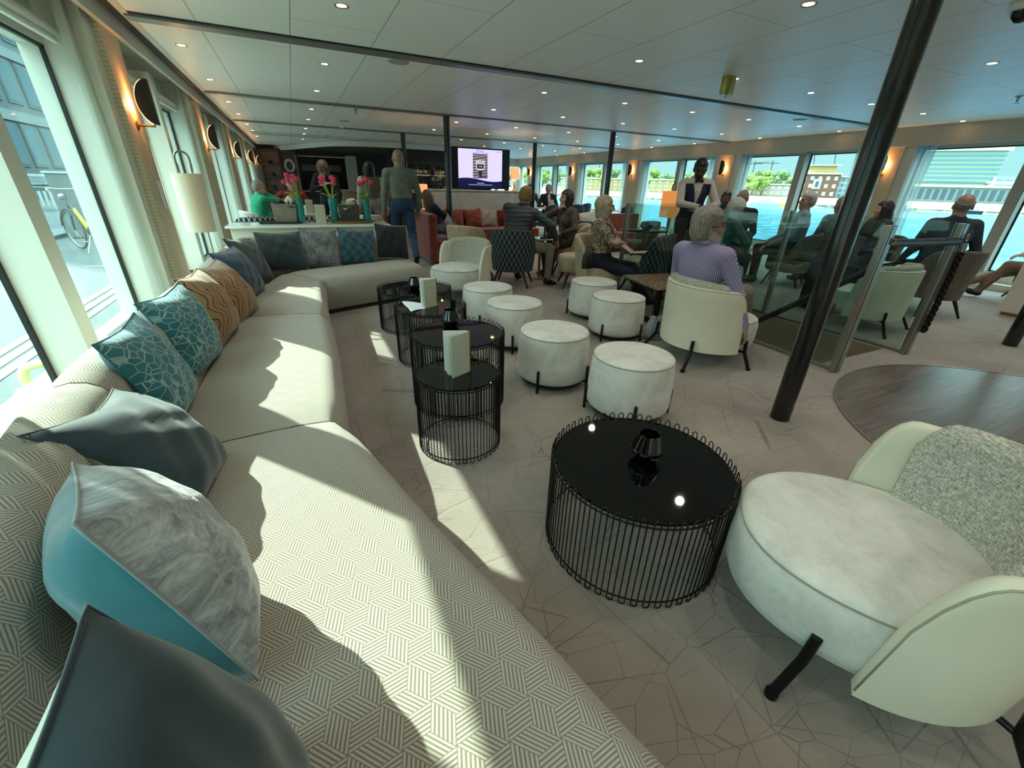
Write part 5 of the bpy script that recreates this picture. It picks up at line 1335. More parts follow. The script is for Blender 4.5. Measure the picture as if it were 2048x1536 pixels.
def person(label, loc, face, s=1.0, hip=0.92, lean=0.0, side=0.0, twist=0.0, look=0.0, nod=0.0, tilt=0.0, hl=None, hr=None, el=(-0.4, -0.8, -0.3), er=(0.4, -0.8, -0.3), fl=None, fr=None, kl=(-0.15, 1, 0.25), kr=(0.15, 1, 0.25), toe=(0.0, 0.0), w=1.0, waist=1.0, top=None, top2=None, bot=None, shoe=None, skin=None, hair=None, style='short', sleeve='long', bust=0.0, curl=0.5, h=0.011, over=None, legs=True, beard=None, brow=None, prop=None, hands=True):
    """face: heading in degrees of the person's own +y axis, counted clockwise from the ship's bow"""
    t = T('person', label, 'person', loc, -math.radians(face))
    R = lambda deg, ax: np.array(Matrix.Rotation(math.radians(deg), 3, ax))
    TR = R(side, 'Y') @ R(-lean, 'X'); up = TR @ np.array([0, 0, 1.0]); tw = TR @ R(twist, 'Z')
    rt = tw @ np.array([1.0, 0, 0]); fw = tw @ np.array([0, 1.0, 0])
    H = np.array([0, 0, hip]); N = H + up * 0.50 * s; SHc = H + up * 0.455 * s
    HR = tw @ R(-look, 'Z') @ R(tilt, 'Y') @ R(-nod, 'X')
    hx_, hy_, hz_ = HR[:, 0], HR[:, 1], HR[:, 2]
    HC = N + 0.35 * up * 0.10 * s + hz_ * 0.115 * s + hy_ * 0.018
    SL = SHc - rt * 0.182 * s * w ** 0.5; SR = SHc + rt * 0.182 * s * w ** 0.5
    hl = hl if hl is not None else (-0.26, 0.05, hip - 0.06); hr = hr if hr is not None else (0.26, 0.05, hip - 0.06)
    EL, WL = ik(SL, hl, 0.29 * s, 0.255 * s, el); ER, WR = ik(SR, hr, 0.29 * s, 0.255 * s, er)
    fl = fl if fl is not None else (-0.10, 0.0, 0.085); fr = fr if fr is not None else (0.10, 0.0, 0.085)
    PL = H + np.array([-0.092, 0, -0.02]) * s; PR = H + np.array([0.092, 0, -0.02]) * s
    KL, AL = ik(PL, fl, 0.425 * s, 0.41 * s, kl); KR, AR = ik(PR, fr, 0.425 * s, 0.41 * s, kr)
    allp = np.array([H, N, HC, SL, SR, EL, WL, ER, WR, PL, PR] + ([KL, AL, KR, AR] if legs else []))
    F = Field(allp.min(0) - 0.27, allp.max(0) + 0.27, h)
    # trunk
    I3 = np.stack([rt, fw, up], 1); IH = np.stack([TR[:, 0], TR[:, 1], up], 1)
    F.ell(H + up * 0.03 * s, (0.175 * s * w, 0.125 * s * waist, 0.125 * s), BOT, 0.03, IH)
    F.ell(H + up * 0.17 * s, (0.155 * s * w, 0.108 * s * waist * 1.05, 0.16 * s), TOP, 0.05, IH)
    F.ell(H + up * 0.335 * s, (0.172 * s * w, 0.118 * s * (0.5 + waist / 2), 0.165 * s), TOP, 0.05, I3)
    F.cone(SL + rt * 0.03, SR - rt * 0.03, 0.066 * s, 0.066 * s, TOP, 0.05)
    for S in (SL, SR): F.cone(N + up * 0.005 * s, S * 0.75 + N * 0.25 - up * 0.01, 0.05 * s, 0.05 * s, TOP, 0.045)
    if bust:
        for sg in (-1, 1): F.ell(H + up * 0.325 * s + fw * 0.085 * s + rt * sg * 0.075 * s, (0.075 * bust, 0.065 * bust, 0.075 * bust), TOP, 0.04)
    # legs
    for (P, K, A, tg) in ((PL, KL, AL, toe[0]), (PR, KR, AR, toe[1])):
        if not legs: continue
        F.cone(P, K, 0.090 * s * w ** 0.5, 0.063 * s, BOT, 0.045); F.cone(K, A, 0.062 * s, 0.048 * s, BOT, 0.03)
        sh = nrm(K - A); d = R(-tg, 'Z') @ np.array([0, 1.0, 0]); d = nrm(d - sh * (d @ sh) * 0.85)
        F.cone(A - sh * 0.035 - d * 0.03, A - sh * 0.05 + d * 0.06, 0.042, 0.042, SHO, 0.012); F.cone(A - sh * 0.05 + d * 0.06, A - sh * 0.058 + d * 0.155, 0.042, 0.032, SHO, 0.015)
    # arms and hands
    fa = TOP2 if (top2 and sleeve == 'vest') else TOP
    for (S, E, Wp, sg) in ((SL, EL, WL, -1), (SR, ER, WR, 1)):
        F.cone(S, E, 0.060 * s * w ** 0.4, 0.047 * s, fa, 0.03)
        d = nrm(Wp - E)
        if sleeve == 'short':
            F.cone(S, S * 0.35 + E * 0.65, 0.066 * s * w ** 0.4, 0.062 * s, TOP, 0.02); F.cone(S * 0.3 + E * 0.7, E, 0.047 * s, 0.042 * s, SK, 0.012); F.cone(E, Wp, 0.043 * s, 0.029 * s, SK, 0.02)
        else:
            F.cone(E, Wp - d * 0.01, 0.047 * s, 0.037 * s, fa, 0.02)
        if not hands: continue
        side_ = nrm(np.cross(d, up) + 1e-6); pn = nrm(np.cross(side_, d))                # palm normal
        if pn[2] < 0: pn = -pn
        pc = Wp + d * 0.05 * s
        F.ell(pc, (0.041 * s, 0.017 * s, 0.052 * s), SK, 0.015, np.stack([side_, pn, d], 1)); F.cone(Wp - d * 0.03, Wp + d * 0.02, 0.028 * s, 0.029 * s, SK, 0.015)
        for q, (ox, ln) in enumerate(((-0.030, 0.062), (-0.010, 0.075), (0.011, 0.070), (0.030, 0.055))):
            b0 = Wp + d * 0.092 * s + side_ * ox * s; c1 = curl * 0.9; d1 = nrm(d * math.cos(c1) - pn * math.sin(c1)); d2 = nrm(d * math.cos(c1 * 2.1) - pn * math.sin(c1 * 2.1))
            m1 = b0 + d1 * ln * 0.52 * s; m2 = m1 + d2 * ln * 0.5 * s
            F.cone(b0 - d * 0.02, m1, 0.0102, 0.0094, SK, 0.004); F.cone(m1, m2, 0.0094, 0.008, SK, 0.003)
        tb = Wp + d * 0.028 * s - side_ * sg * 0.03 * s; td = nrm(d * 0.75 - side_ * sg * 0.6 - pn * 0.25)
        F.cone(tb, tb + td * 0.035, 0.014, 0.0115, SK, 0.008); F.cone(tb + td * 0.035, tb + td * 0.035 + nrm(td + d * 0.5) * 0.03, 0.0112, 0.009, SK, 0.003)
    # neck and head
    HA = np.stack([hx_, hy_, hz_], 1); L = lambda x, y, z: HC + s * (hx_ * x + hy_ * y + hz_ * z)
    F.cone(N - up * 0.02, L(0, -0.015, -0.06), 0.058 * s, 0.053 * s, SK, 0.02)
    F.cone(N + up * 0.005 - rt * 0.02, N + up * 0.005 + rt * 0.02, 0.060 * s, 0.060 * s, TOP, 0.02)
    F.ell(L(0, -0.012, 0.030), (0.076 * s, 0.096 * s, 0.092 * s), SK, 0.02, HA)
    F.ell(L(0, 0.028, -0.045), (0.060 * s, 0.062 * s, 0.072 * s), SK, 0.03, HA)
    F.ell(L(0, 0.058, -0.097), (0.030 * s, 0.024 * s, 0.022 * s), SK if not beard else HAI, 0.02, HA)
    for sg in (-1, 1):
        F.ell(L(sg * 0.040, 0.055, -0.022), (0.027 * s, 0.024 * s, 0.025 * s), SK, 0.02, HA)
        F.ell(L(sg * 0.080, -0.012, -0.010), (0.010 * s, 0.020 * s, 0.033 * s), SK, 0.006, HA)
        F.ell(L(sg * 0.032, 0.079, 0.012), (0.013 * s, 0.009 * s, 0.0075 * s), EYE, 0.002, HA)
        F.cone(L(sg * 0.013, 0.089, 0.030), L(sg * 0.050, 0.075, 0.031), 0.0075 * s, 0.006 * s, BRI, 0.004)
    F.cone(L(0, 0.088, 0.018), L(0, 0.111, -0.022), 0.009 * s, 0.0155 * s, SK, 0.008); F.cone(L(-0.013, 0.096, -0.030), L(0.013, 0.096, -0.030), 0.010 * s, 0.010 * s, SK, 0.008)
    F.cone(L(-0.020, 0.083, -0.062), L(0.020, 0.083, -0.062), 0.0068 * s, 0.0068 * s, LIP, 0.004)
    if beard:
        for sg in (-1, 1): F.cone(L(sg * 0.062, 0.0, -0.055), L(sg * 0.025, 0.066, -0.097), 0.020 * s, 0.027 * s, HAI, 0.02)
        F.cone(L(-0.025, 0.086, -0.048), L(0.025, 0.086, -0.048), 0.011 * s, 0.011 * s, HAI, 0.01)
    hm = hair or m_skin
    body = F.mesh('body', [skin or m_skin, top, bot or M('dark_trousers', '#15181c', 0.8), shoe or m_shoe, beard or hm, m_lip if skin is not m_skin3 else M('dark_lips', '#4a2622', 0.5), m_eye, top2 or top, brow or hm if style != 'bald' else (brow or m_skin2)], t, over=over)
    if style != 'bald' or hair:
        G = Field(HC - 0.30, HC + 0.24, max(h * 0.75, 0.008))
        f_, u_, lo_ = 0.030, 0.062, -0.06
        G.ell(L(0, -0.018, 0.040), (0.086 * s, 0.102 * s, 0.096 * s), 0, 0.0, HA)
        if style == 'short': G.ell(L(0, -0.05, -0.01), (0.079 * s, 0.068 * s, 0.078 * s), 0, 0.02, HA); lo_ = -0.075; f_ = -0.002
        if style == 'wavy': G.ell(L(0, -0.055, -0.02), (0.088 * s, 0.078 * s, 0.098 * s), 0, 0.03, HA); G.ell(L(0, -0.02, 0.06), (0.092 * s, 0.108 * s, 0.085 * s), 0, 0.02, HA); lo_ = -0.125; f_ = 0.0; u_ = 0.066
        if style == 'fringe':  # bald crown, hair round the sides
            lo_ = -0.075; f_ = -0.02
        if style in ('bob', 'long'):
            G.ell(L(0, -0.025, 0.035), (0.097 * s, 0.112 * s, 0.102 * s), 0, 0.02, HA)
            for sg in (-1, 1): G.cone(L(sg * 0.076, 0.0, 0.02), L(sg * 0.078, 0.012, -0.115), 0.038 * s, 0.034 * s, 0, 0.03)
            G.cone(L(-0.03, -0.06, 0.0), L(-0.035, -0.055, -0.12), 0.062 * s, 0.05 * s, 0, 0.03); G.cone(L(0.03, -0.06, 0.0), L(0.035, -0.055, -0.12), 0.062 * s, 0.05 * s, 0, 0.03)
            lo_ = -0.135; f_ = 0.042; u_ = 0.058
        if style == 'long': G.cone(L(0, -0.07, -0.08), L(0, -0.10, -0.27), 0.085 * s, 0.06 * s, 0, 0.03); lo_ = -0.4
        ax = [G.lo[i] + G.h * np.arange(G.n[i]) for i in range(3)]; X, Y, Z = np.meshgrid(*ax, indexing='ij')
        P = np.stack([X - HC[0], Y - HC[1], Z - HC[2]], -1) / s
        px, py, pz = P @ hx_, P @ hy_, P @ hz_
        rem = np.maximum(f_ - py, pz - u_ - 0.25 * np.minimum(py - 0.06, 0)); low = lo_ - pz
        G.D = np.maximum(G.D, -rem * s); G.D = np.maximum(G.D, low * s)
        if style == 'fringe': G.D = np.maximum(G.D, (pz - 0.055 - 0.4 * np.minimum(py + 0.03, 0)) * s)
        if style == 'short': G.D = np.maximum(G.D, np.where(py > -0.02, (0.0 - pz), -1) * s)
        amp = 0.0035 if style in ('wavy', 'bob', 'long') else 0.002
        G.D = G.D + (amp * np.sin(px * 260 + pz * 60 + 2 * np.sin(pz * 40)) * np.sin(py * 180 + 1)).astype(np.float32)
        G.I[:] = 0
        G.mesh('hair', [hm], t)
    info = dict(t=t, L=L, HA=HA, HC=HC, N=N, H=H, up=up, rt=rt, fw=fw, WL=WL, WR=WR, EL=EL, ER=ER, s=s, KL=KL, KR=KR)
    return info
def specs(p, m, r=0.0022, half=False):
    L = p['L']; b = MB()
    for sg in (-1, 1):
        ring = []
        for k in range(18):
            a = 2 * PI * k / 18; ca, sa = math.cos(a), math.sin(a)
            ring.append(L(sg * 0.033 + 0.025 * abs(ca) ** 0.7 * (1 if ca > 0 else -1), 0.102 - 0.10 * (0.033 + 0.025 * ca * sg) ** 1.0 * 0.3, 0.010 + 0.019 * abs(sa) ** 0.7 * (1 if sa > 0 else -1)))
        b.tube(ring, r, 6, closed=True)
        b.tube([L(sg * 0.060, 0.094, 0.016), L(sg * 0.082, 0.06, 0.014), L(sg * 0.086, -0.01, 0.010), L(sg * 0.084, -0.03, -0.012)], r, 6)
    b.tube([L(-0.010, 0.103, 0.012), L(0, 0.106, 0.015), L(0.010, 0.103, 0.012)], r, 6)
    b.build('glasses', m, p['t'], smooth=True)
m_specs = M('black_frames', '#0a0a0b', 0.3)
h_grey = M('grey_hair', lambda nt: ramp(nt, noise(nt, co(nt, 'Object', sc=(90, 90, 20)), 1.5, 3), [(0.3, '#5c564d'), (0.55, '#8c867a'), (0.75, '#b7b3a8')]), 0.6)
h_blond = M('blond_grey_hair', lambda nt: ramp(nt, noise(nt, co(nt, 'Object', sc=(70, 70, 14)), 1.5, 3), [(0.3, '#7d735c'), (0.55, '#a89e84'), (0.75, '#cbc4ae')]), 0.6)
h_dark = M('dark_hair', '#120e0c', 0.45); h_brown = M('ash_brown_hair', '#5a4a36', 0.55); h_white = M('white_hair', '#b5b5ae', 0.6); h_ginger = M('sandy_hair', lambda nt: ramp(nt, noise(nt, co(nt, 'Object', sc=(80, 80, 16)), 1.5, 3), [(0.3, '#6d4f2c'), (0.6, '#96713f'), (0.8, '#b9a07a')]), 0.6)
h_beard = M('white_beard', lambda nt: ramp(nt, noise(nt, co(nt, 'Object', sc=80), 1.5, 3), [(0.35, '#8d847a'), (0.6, '#bcb6ad')]), 0.7)
k_khaki = cloth('khaki_trousers', '#6d6454', '#80766a'); k_navy = cloth('navy_trousers', '#0b1222', '#121a2c'); k_jean = cloth('blue_jeans', '#1c3350', '#2b476a'); k_paleg = cloth('pale_trousers', '#8a857c', '#9b968c')

# 1 man in the striped shirt
p = person('man in purple striped shirt with glasses and white beard, back turned, in the tub armchair', (2.93, 2.42, 0), 84, 1.05, hip=0.43, lean=-12, twist=0, look=36, nod=4,
    hl=(-0.10, 0.20, 0.58), el=(-0.8, -0.4, -0.2), hr=(0.40, 0.08, 0.34), er=(0.85, -0.55, 0.0), fl=(-0.08, 0.46, 0.09), fr=(0.10, 0.62, 0.18), kr=(0.12, 0.6, 1), w=1.12, waist=1.18,
    top=m_stripe, bot=k_khaki, skin=m_skin2, hair=h_grey, style='wavy', beard=h_beard, brow=h_grey, h=0.0095)
specs(p, m_specs, 0.003)
c_ = MB(); N, up, rt, fw = p['N'], p['up'], p['rt'], p['fw']
ring = [N + up * (0.030 - 0.028 * math.cos(a)) + (rt * math.sin(a) + fw * math.cos(a)) * 0.073 for a in [2 * PI * k / 28 for k in range(28)]]
c_.grid([[q, q + up * 0.030 - nrm(q - N) * 0.010, q + up * 0.012 + nrm(q - N) * 0.006, q - up * 0.012 + nrm(q - N) * 0.014] for q in ring], cu=True)
c_.build('shirt_collar', m_stripe, p['t'], smooth=50, solid=0.003)
# 2 woman in the floral blouse
p = person('woman with grey-blond bob, glasses and floral blouse, arms folded, navy trousers', (3.36, 4.42, 0), 138, 0.97, hip=0.50, lean=-2, look=-18, nod=3,
    hl=(0.10, 0.20, 0.76), el=(-0.7, 0.3, -0.5), hr=(-0.10, 0.235, 0.72), er=(0.7, 0.3, -0.5), fl=(-0.10, 0.62, 0.10), fr=(0.06, 0.66, 0.10), kl=(-0.1, 0.7, 1), kr=(0.1, 0.7, 1), w=1.1, waist=1.28, bust=1.1,
    top=m_floral, bot=k_navy, hair=h_blond, style='bob', sleeve='short', skin=m_skin, curl=0.4, h=0.0095)
specs(p, m_specs, 0.0026)
MB().tube(curve([p['N'] + p['rt'] * 0.10 + p['fw'] * 0.02, p['H'] + p['up'] * 0.38 + p['rt'] * 0.10 + p['fw'] * 0.15, p['H'] + p['up'] * 0.12 + p['rt'] * 0.02 + p['fw'] * 0.18], 6), 0.007, 6).build('bag_strap', m_black, p['t'], smooth=True)
t = T('book', 'pink-covered booklet lying open on the floral woman\'s lap', 'book', (3.62, 4.10, 0.635), -0.9)
for sg, a in ((-1, 0.55), (1, 0.12)): MB().box((sg * 0.075, 0, 0.04 if sg < 0 else 0.012), (0.15, 0.2, 0.006), R=Matrix.Rotation(sg * -a, 3, 'Y')).build('cover', M('pink_cover', '#b99a94', 0.7), t, bevel=0.002)
t = T('handbag', 'small black shoulder bag beside the floral woman\'s hip', 'bag', (3.02, 4.18, 0.47), 0.4)
MB().lathe([(0, 0), (0.10, 0), (0.11, 0.05), (0.10, 0.15), (0.07, 0.18), (0, 0.18)], 20, sy=0.5).build('body', M('bag_leather', '#0b0b0c', 0.4), t, smooth=50)
MB().tube(curve([(-0.09, 0, 0.15), (-0.05, 0, 0.24), (0.05, 0, 0.24), (0.09, 0, 0.15)], 5), 0.006, 6).build('strap', M('bag_leather'), t, smooth=True)
# 3 man in the dark padded jacket
k_jack = M('padded_jacket', lambda nt: ramp(nt, (lambda q: (q[2] / 0.055 + noise(nt, co(nt, 'Object'), 5.0) * 0.5).fr())(xyz(nt, co(nt, 'Object'))), [(0.0, '#1c2225'), (0.12, '#30383c'), (0.9, '#343c40')]), 0.6, bump=lambda nt: (lambda q: (((q[2] / 0.055 + noise(nt, co(nt, 'Object'), 5.0) * 0.5).fr() - 0.5).ab() * -1.0))(xyz(nt, co(nt, 'Object'))), bs=0.7, bd=0.02)
p = person('sandy-haired man in dark padded jacket leaning over, seen from behind', (2.74, 5.64, 0), 42, 1.06, hip=0.56, lean=22, side=7, twist=8, look=12, nod=-4,
    hl=(0.12, 0.50, 0.62), el=(-0.8, 0.2, -0.3), hr=(0.55, 0.30, 0.64), er=(0.8, -0.3, -0.4), fl=(-0.05, 0.40, 0.09), fr=(0.50, 0.12, 0.09), kr=(0.7, 0.5, 0.4), toe=(0, 35), w=1.2, waist=1.25,
    top=k_jack, bot=k_khaki, skin=m_skin2, hair=h_ginger, style='short', h=0.011)
# 4 woman with dark bob
p = person('woman with dark bobbed hair in brown cardigan, chin on hand, looking up', (3.98, 6.12, 0), 262, 0.98, hip=0.54, lean=12, look=8, nod=-14,
    hl=(-0.10, 0.22, 0.66), el=(-0.6, 0.2, -0.6), hr=(0.02, 0.235, 1.015), er=(0.5, 0.9, -0.5), fl=(-0.08, 0.40, 0.09), fr=(0.12, 0.36, 0.09), w=1.1, waist=1.2, bust=1.0,
    top=cloth('brown_cardigan', '#4f463b', '#61574a'), bot=cloth('brown_skirt', '#2b221d', '#382d26'), hair=h_dark, style='bob', curl=0.8,
    over=lambda fi, c: np.where((fi == TOP) & (abs(c[:, 0]) < 0.045 + 0.05 * (c[:, 2] - 0.7)) & (c[:, 1] > 0.05) & (c[:, 2] < 1.02), TOP2, fi), top2=cloth('rose_knit', '#8d7468', '#3b2b26'))
t = T('clutch_bag', 'dark red clutch bag resting on the dark-haired woman\'s lap', 'bag', (3.52, 5.86, 0.60), 0.5)
MB().lathe([(0, 0), (0.10, 0.005), (0.12, 0.06), (0.09, 0.13), (0, 0.14)], 20, sy=0.5).build('body', M('wine_leather', '#3a1a17', 0.5), t, smooth=50)
# 5 waiter
def vest(fi, c):
    fi = np.where((fi == TOP2) & (abs(c[:, 0]) < 0.172) & (c[:, 1] < 0.15) & (c[:, 2] > 1.0), TOP, fi)
    open_ = (c[:, 1] > 0.02) & (abs(c[:, 0]) < 0.008 + 0.22 * np.clip(c[:, 2] - 1.17, 0, 1))
    return np.where((fi == TOP) & (open_ | (c[:, 2] > 1.425)), TOP2, fi)
p = person('waiter in white shirt, dark blue waistcoat and bow tie looking down at his tray', (5.0, 4.62, 0), 208, 1.0, hip=0.96, lean=3, look=10, nod=20,
    hl=(-0.08, 0.30, 1.12), el=(-0.9, -0.3, -0.3), hr=(0.02, 0.32, 1.14), er=(0.9, -0.3, -0.3), w=1.0, waist=0.92,
    top=cloth('navy_waistcoat', '#0f1a36', '#16233f'), top2=cloth('white_shirt', '#b3aca2', '#c2bcb2'), sleeve='vest', bot=k_navy, skin=m_skin3, hair=h_dark, style='short', over=vest, h=0.0095)
b = MB(); c0 = p['N'] + p['fw'] * 0.078 + p['up'] * 0.0
for sg in (-1, 1): b.grid([[c0 + p['rt'] * sg * 0.055 * u + p['up'] * (0.008 + 0.018 * u) * v + p['fw'] * 0.012 * (1 - abs(v)) for v in (-1, 0, 1)] for u in (0, 0.3, 0.6, 1.0)])
b.build('bow_tie', m_black, p['t'], smooth=50, solid=0.006)
tz = 1.085; tr_ = T('round_tray', 'round steel tray held by the waiter', 'tray', (4.87, 4.33, tz))
MB().lathe([(0, 0), (0.155, 0), (0.165, 0.012), (0.16, 0.012), (0.152, 0.004), (0, 0.004)], 36).build('dish', m_steel, tr_, smooth=40)
for (dx, dy, lb) in ((-0.05, 0.02, 'white cup at the left of the waiter\'s tray'), (0.06, -0.03, 'white cup at the right of the waiter\'s tray')):
    t = T('coffee_cup', lb, 'cup', (4.87 + dx, 4.33 + dy, tz + 0.005))
    MB().lathe([(0, 0), (0.025, 0), (0.038, 0.055), (0.035, 0.055), (0.022, 0.004), (0, 0.004)], 24).build('bowl', m_white, t, smooth=40)
    MB().tube(curve([(0.034, 0, 0.045), (0.055, 0, 0.04), (0.05, 0, 0.018), (0.029, 0, 0.014)], 4), 0.0035, 6).build('handle', m_white, t, smooth=True)
# 6 bald man walking away
p = person('bald man in grey-green shirt and blue jeans walking away towards the bar', (1.52, 7.25, 0), 4, 1.03, hip=0.985, lean=2, look=-4,
    hl=(-0.29, 0.02, 0.86), el=(-0.5, -0.9, 0), hr=(0.27, 0.10, 0.92), er=(0.6, -0.8, 0), fl=(-0.10, 0.24, 0.09), fr=(0.12, -0.34, 0.26), kr=(0.1, 1, 0.2), w=1.12, waist=1.2,
    top=cloth('grey_green_shirt', '#5f665c', '#767d72'), bot=k_jean, skin=m_skin2, style='bald', h=0.011)
MB().tube([p['H'] + p['up'] * 0.075 + (p['rt'] * math.cos(a) * 0.183 + p['fw'] * math.sin(a) * 0.137) for a in [2 * PI * k / 30 for k in range(30)]], 0.013, 6, closed=True).build('belt', M('brown_belt', '#2e2019', 0.5), p['t'], smooth=True)
# 7 woman in padded vest
k_vest = M('padded_vest', lambda nt: ramp(nt, (lambda q: (q[2] / 0.05).fr())(xyz(nt, co(nt, 'Object'))), [(0.0, '#352f28'), (0.2, '#5d5447'), (0.9, '#665c4e')]), 0.6)
person('dark-haired woman in brown padded vest and white sleeves facing the bar', (1.38, 9.35, 0), 2, 0.98, hip=0.90, w=1.0, waist=1.1, hl=(-0.26, 0.10, 0.82), hr=(0.28, 0.12, 0.84),
    top=k_vest, top2=cloth('white_shirt'), sleeve='vest', bot=k_paleg, hair=h_dark, style='bob', h=0.012, skin=m_skin)
# 8 woman in black jacket
p = person('blond woman with sunglasses in black jacket bending over, hand on chest', (0.62, 9.95, 0), 200, 1.0, hip=0.93, lean=16, side=-4, look=14, nod=20, hl=(-0.26, 0.28, 0.85), hr=(-0.02, 0.26, 1.24), er=(0.9, 0.1, -0.4), w=0.95,
    top=cloth('black_jacket', '#0c0d10', '#15171b'), top2=cloth('white_shirt'), bot=k_navy, hair=h_brown, style='bob', h=0.012, over=lambda fi, c: np.where((fi == TOP) & (abs(c[:, 0]) < 0.05) & (c[:, 1] > 0.12) & (c[:, 2] > 1.22), TOP2, fi))
specs(p, m_specs, 0.006)
# 9 woman in green
p = person('grey-haired woman with glasses in green jumper, hand at her mouth', (-0.66, 9.42, 0), 62, 0.98, hip=0.54, lean=8, look=10, nod=4, hl=(-0.02, 0.30, 0.68), el=(-0.8, 0.2, -0.3), hr=(-0.03, 0.23, 1.07), er=(0.5, 0.9, -0.4), fl=(-0.1, 0.4, 0.09), fr=(0.1, 0.4, 0.09), w=1.12, waist=1.2, bust=0.95, curl=0.8,
    top=cloth('green_jumper', '#1f8a66', '#27a077'), bot=k_navy, hair=h_grey, style='short', skin=m_skin, h=0.012)
specs(p, M('brown_frames', '#3a2218', 0.4), 0.003)
# 10 man in red
person('man in rust-red jumper behind the tulips, holding a mug', (-0.05, 10.95, 0), 178, 1.02, hip=0.56, lean=4, look=-8, hl=(-0.28, 0.25, 0.70), hr=(0.16, 0.30, 0.92), er=(0.9, 0.2, -0.3), fl=(-0.1, 0.42, 0.09), fr=(0.1, 0.42, 0.09), w=1.2, waist=1.25, top=cloth('rust_jumper', '#6e1c10', '#842516'), hair=h_grey, style='fringe', skin=m_skin2, h=0.013, curl=0.9)
# 11 barman
person('dark-clothed bartender standing with his back to us before the bottle shelves', (3.72, 13.2, 0), 8, 1.0, hip=0.95, top=cloth('barman_shirt', '#12201f', '#1a2b2a'), hair=h_dark, style='short', h=0.014)
# 12 long-haired woman on the rust bench
person('long-haired blond woman in blue top slouching on the rust bench', (2.50, 8.62, 0), 82, 0.95, hip=0.50, lean=-18, hl=(-0.05, 0.30, 0.62), hr=(0.05, 0.32, 0.60), el=(-0.8, -0.2, -0.3), er=(0.8, -0.2, -0.3), fl=(-0.10, 0.72, 0.10), fr=(0.10, 0.80, 0.10), kl=(0, 0.4, 1), kr=(0, 0.4, 1), top=cloth('denim_top', '#16283c', '#20374f'), bot=cloth('pale_jeans', '#5d6b74', '#718089'), hair=M('honey_hair', '#6b5a3b', 0.55), style='long', h=0.012)
# 13 woman in teal behind the glass
p = person('white-haired woman in teal blouse holding a glass, seen through the railing glass', (4.50, 3.62, 0) if False else (5.22, 4.28, 0), 108, 1.02, hip=0.50, lean=14, look=4, nod=14, hl=(0.02, 0.40, 0.66), hr=(0.10, 0.42, 0.62), el=(-0.8, 0, -0.4), er=(0.8, 0, -0.4), fl=(-0.1, 0.45, 0.09), fr=(0.1, 0.45, 0.09), w=1.1, waist=1.2, bust=1.0, top=cloth('teal_blouse', '#2f5f60', '#3e7473'), bot=k_navy, hair=h_white, style='bob', h=0.011)
# 14.. guests by the right windows
person('bald man in dark navy jacket seen from behind by the right windows', (6.37, 4.9, 0), 55, 1.05, hip=0.56, lean=-2, look=12, fl=(-0.1, 0.42, 0.09), fr=(0.1, 0.42, 0.09), hl=(-0.2, 0.3, 0.62), hr=(0.22, 0.3, 0.62), w=1.15, waist=1.15, top=cloth('navy_jacket', '#101a26', '#182534'), hair=h_grey, style='fringe', skin=m_skin2, h=0.013)
person('dark-faced man with short hair seated under the second right sconce', (6.88, 5.62, 0), 215, 1.0, hip=0.56, fl=(-0.1, 0.42, 0.09), fr=(0.1, 0.42, 0.09), hl=(-0.2, 0.3, 0.62), hr=(0.22, 0.3, 0.62), top=cloth('navy_jacket'), hair=h_dark, style='short', skin=M('skin_tan', '#6b4636', 0.55), h=0.014)
person('white-haired man in pale shirt in profile before the window mullion', (6.91, 4.25, 0), 320, 1.04, hip=0.56, lean=-4, look=-26, fl=(-0.1, 0.42, 0.09), fr=(0.1, 0.42, 0.09), hl=(-0.2, 0.3, 0.62), hr=(0.22, 0.3, 0.62), w=1.1, waist=1.15, top=cloth('pale_blue_shirt', '#7d8796', '#8f99a8'), hair=h_white, style='short', skin=m_skin2, h=0.013)
person('man in grey shirt half hidden behind the big black pillar', (7.42, 3.95, 0), 20, 1.0, hip=0.54, lean=4, fl=(-0.1, 0.42, 0.09), fr=(0.1, 0.42, 0.09), hl=(-0.2, 0.3, 0.62), hr=(0.22, 0.3, 0.62), w=1.1, top=cloth('grey_shirt', '#5d6a72', '#6f7d86'), hair=h_grey, style='short', skin=m_skin2, h=0.014)
person('brown-haired woman in dark patterned top just right of the big pillar', (7.92, 3.66, 0), 300, 0.97, hip=0.52, look=20, fl=(-0.1, 0.42, 0.09), fr=(0.1, 0.42, 0.09), hl=(-0.2, 0.3, 0.62), hr=(0.22, 0.3, 0.62), w=1.05, bust=0.9, top=M('dark_patterned_top', lambda nt: ramp(nt, noise(nt, co(nt, 'Object'), 30.0, 4), [(0.4, '#1f1d22'), (0.6, '#5b4a48')]), 0.8), hair=M('brown_hair', '#22150f', 0.5), style='long', h=0.014)
p = person('bald man in blue-grey polo with white back emblem, at the right windows', (6.97, 2.48, 0), 38, 1.06, hip=0.57, lean=-3, look=22, fl=(-0.1, 0.42, 0.09), fr=(0.1, 0.42, 0.09), hl=(-0.2, 0.3, 0.62), hr=(0.30, 0.22, 0.66), w=1.25, waist=1.25, top=cloth('blue_grey_polo', '#2c3742', '#3a4651'), hair=h_grey, style='fringe', skin=m_skin2, h=0.012)
b = MB(); cb = p['H'] + p['up'] * 0.30 * p['s'] - p['fw'] * 0.150
b.tube([cb + p['rt'] * 0.075 * math.cos(a) + p['up'] * 0.042 * math.sin(a) for a in [2 * PI * k / 28 for k in range(3, 26)]], 0.0045, 6)
for dz in (-0.014, 0.004, 0.02): b.tube([cb - p['rt'] * 0.05 + p['up'] * dz, cb + p['up'] * (dz + 0.006) + p['rt'] * 0.01, cb + p['rt'] * 0.055 + p['up'] * dz], 0.0035, 6)
b.build('back_emblem', M('emblem_grey', '#9aa2a6', 0.6), p['t'], smooth=True)
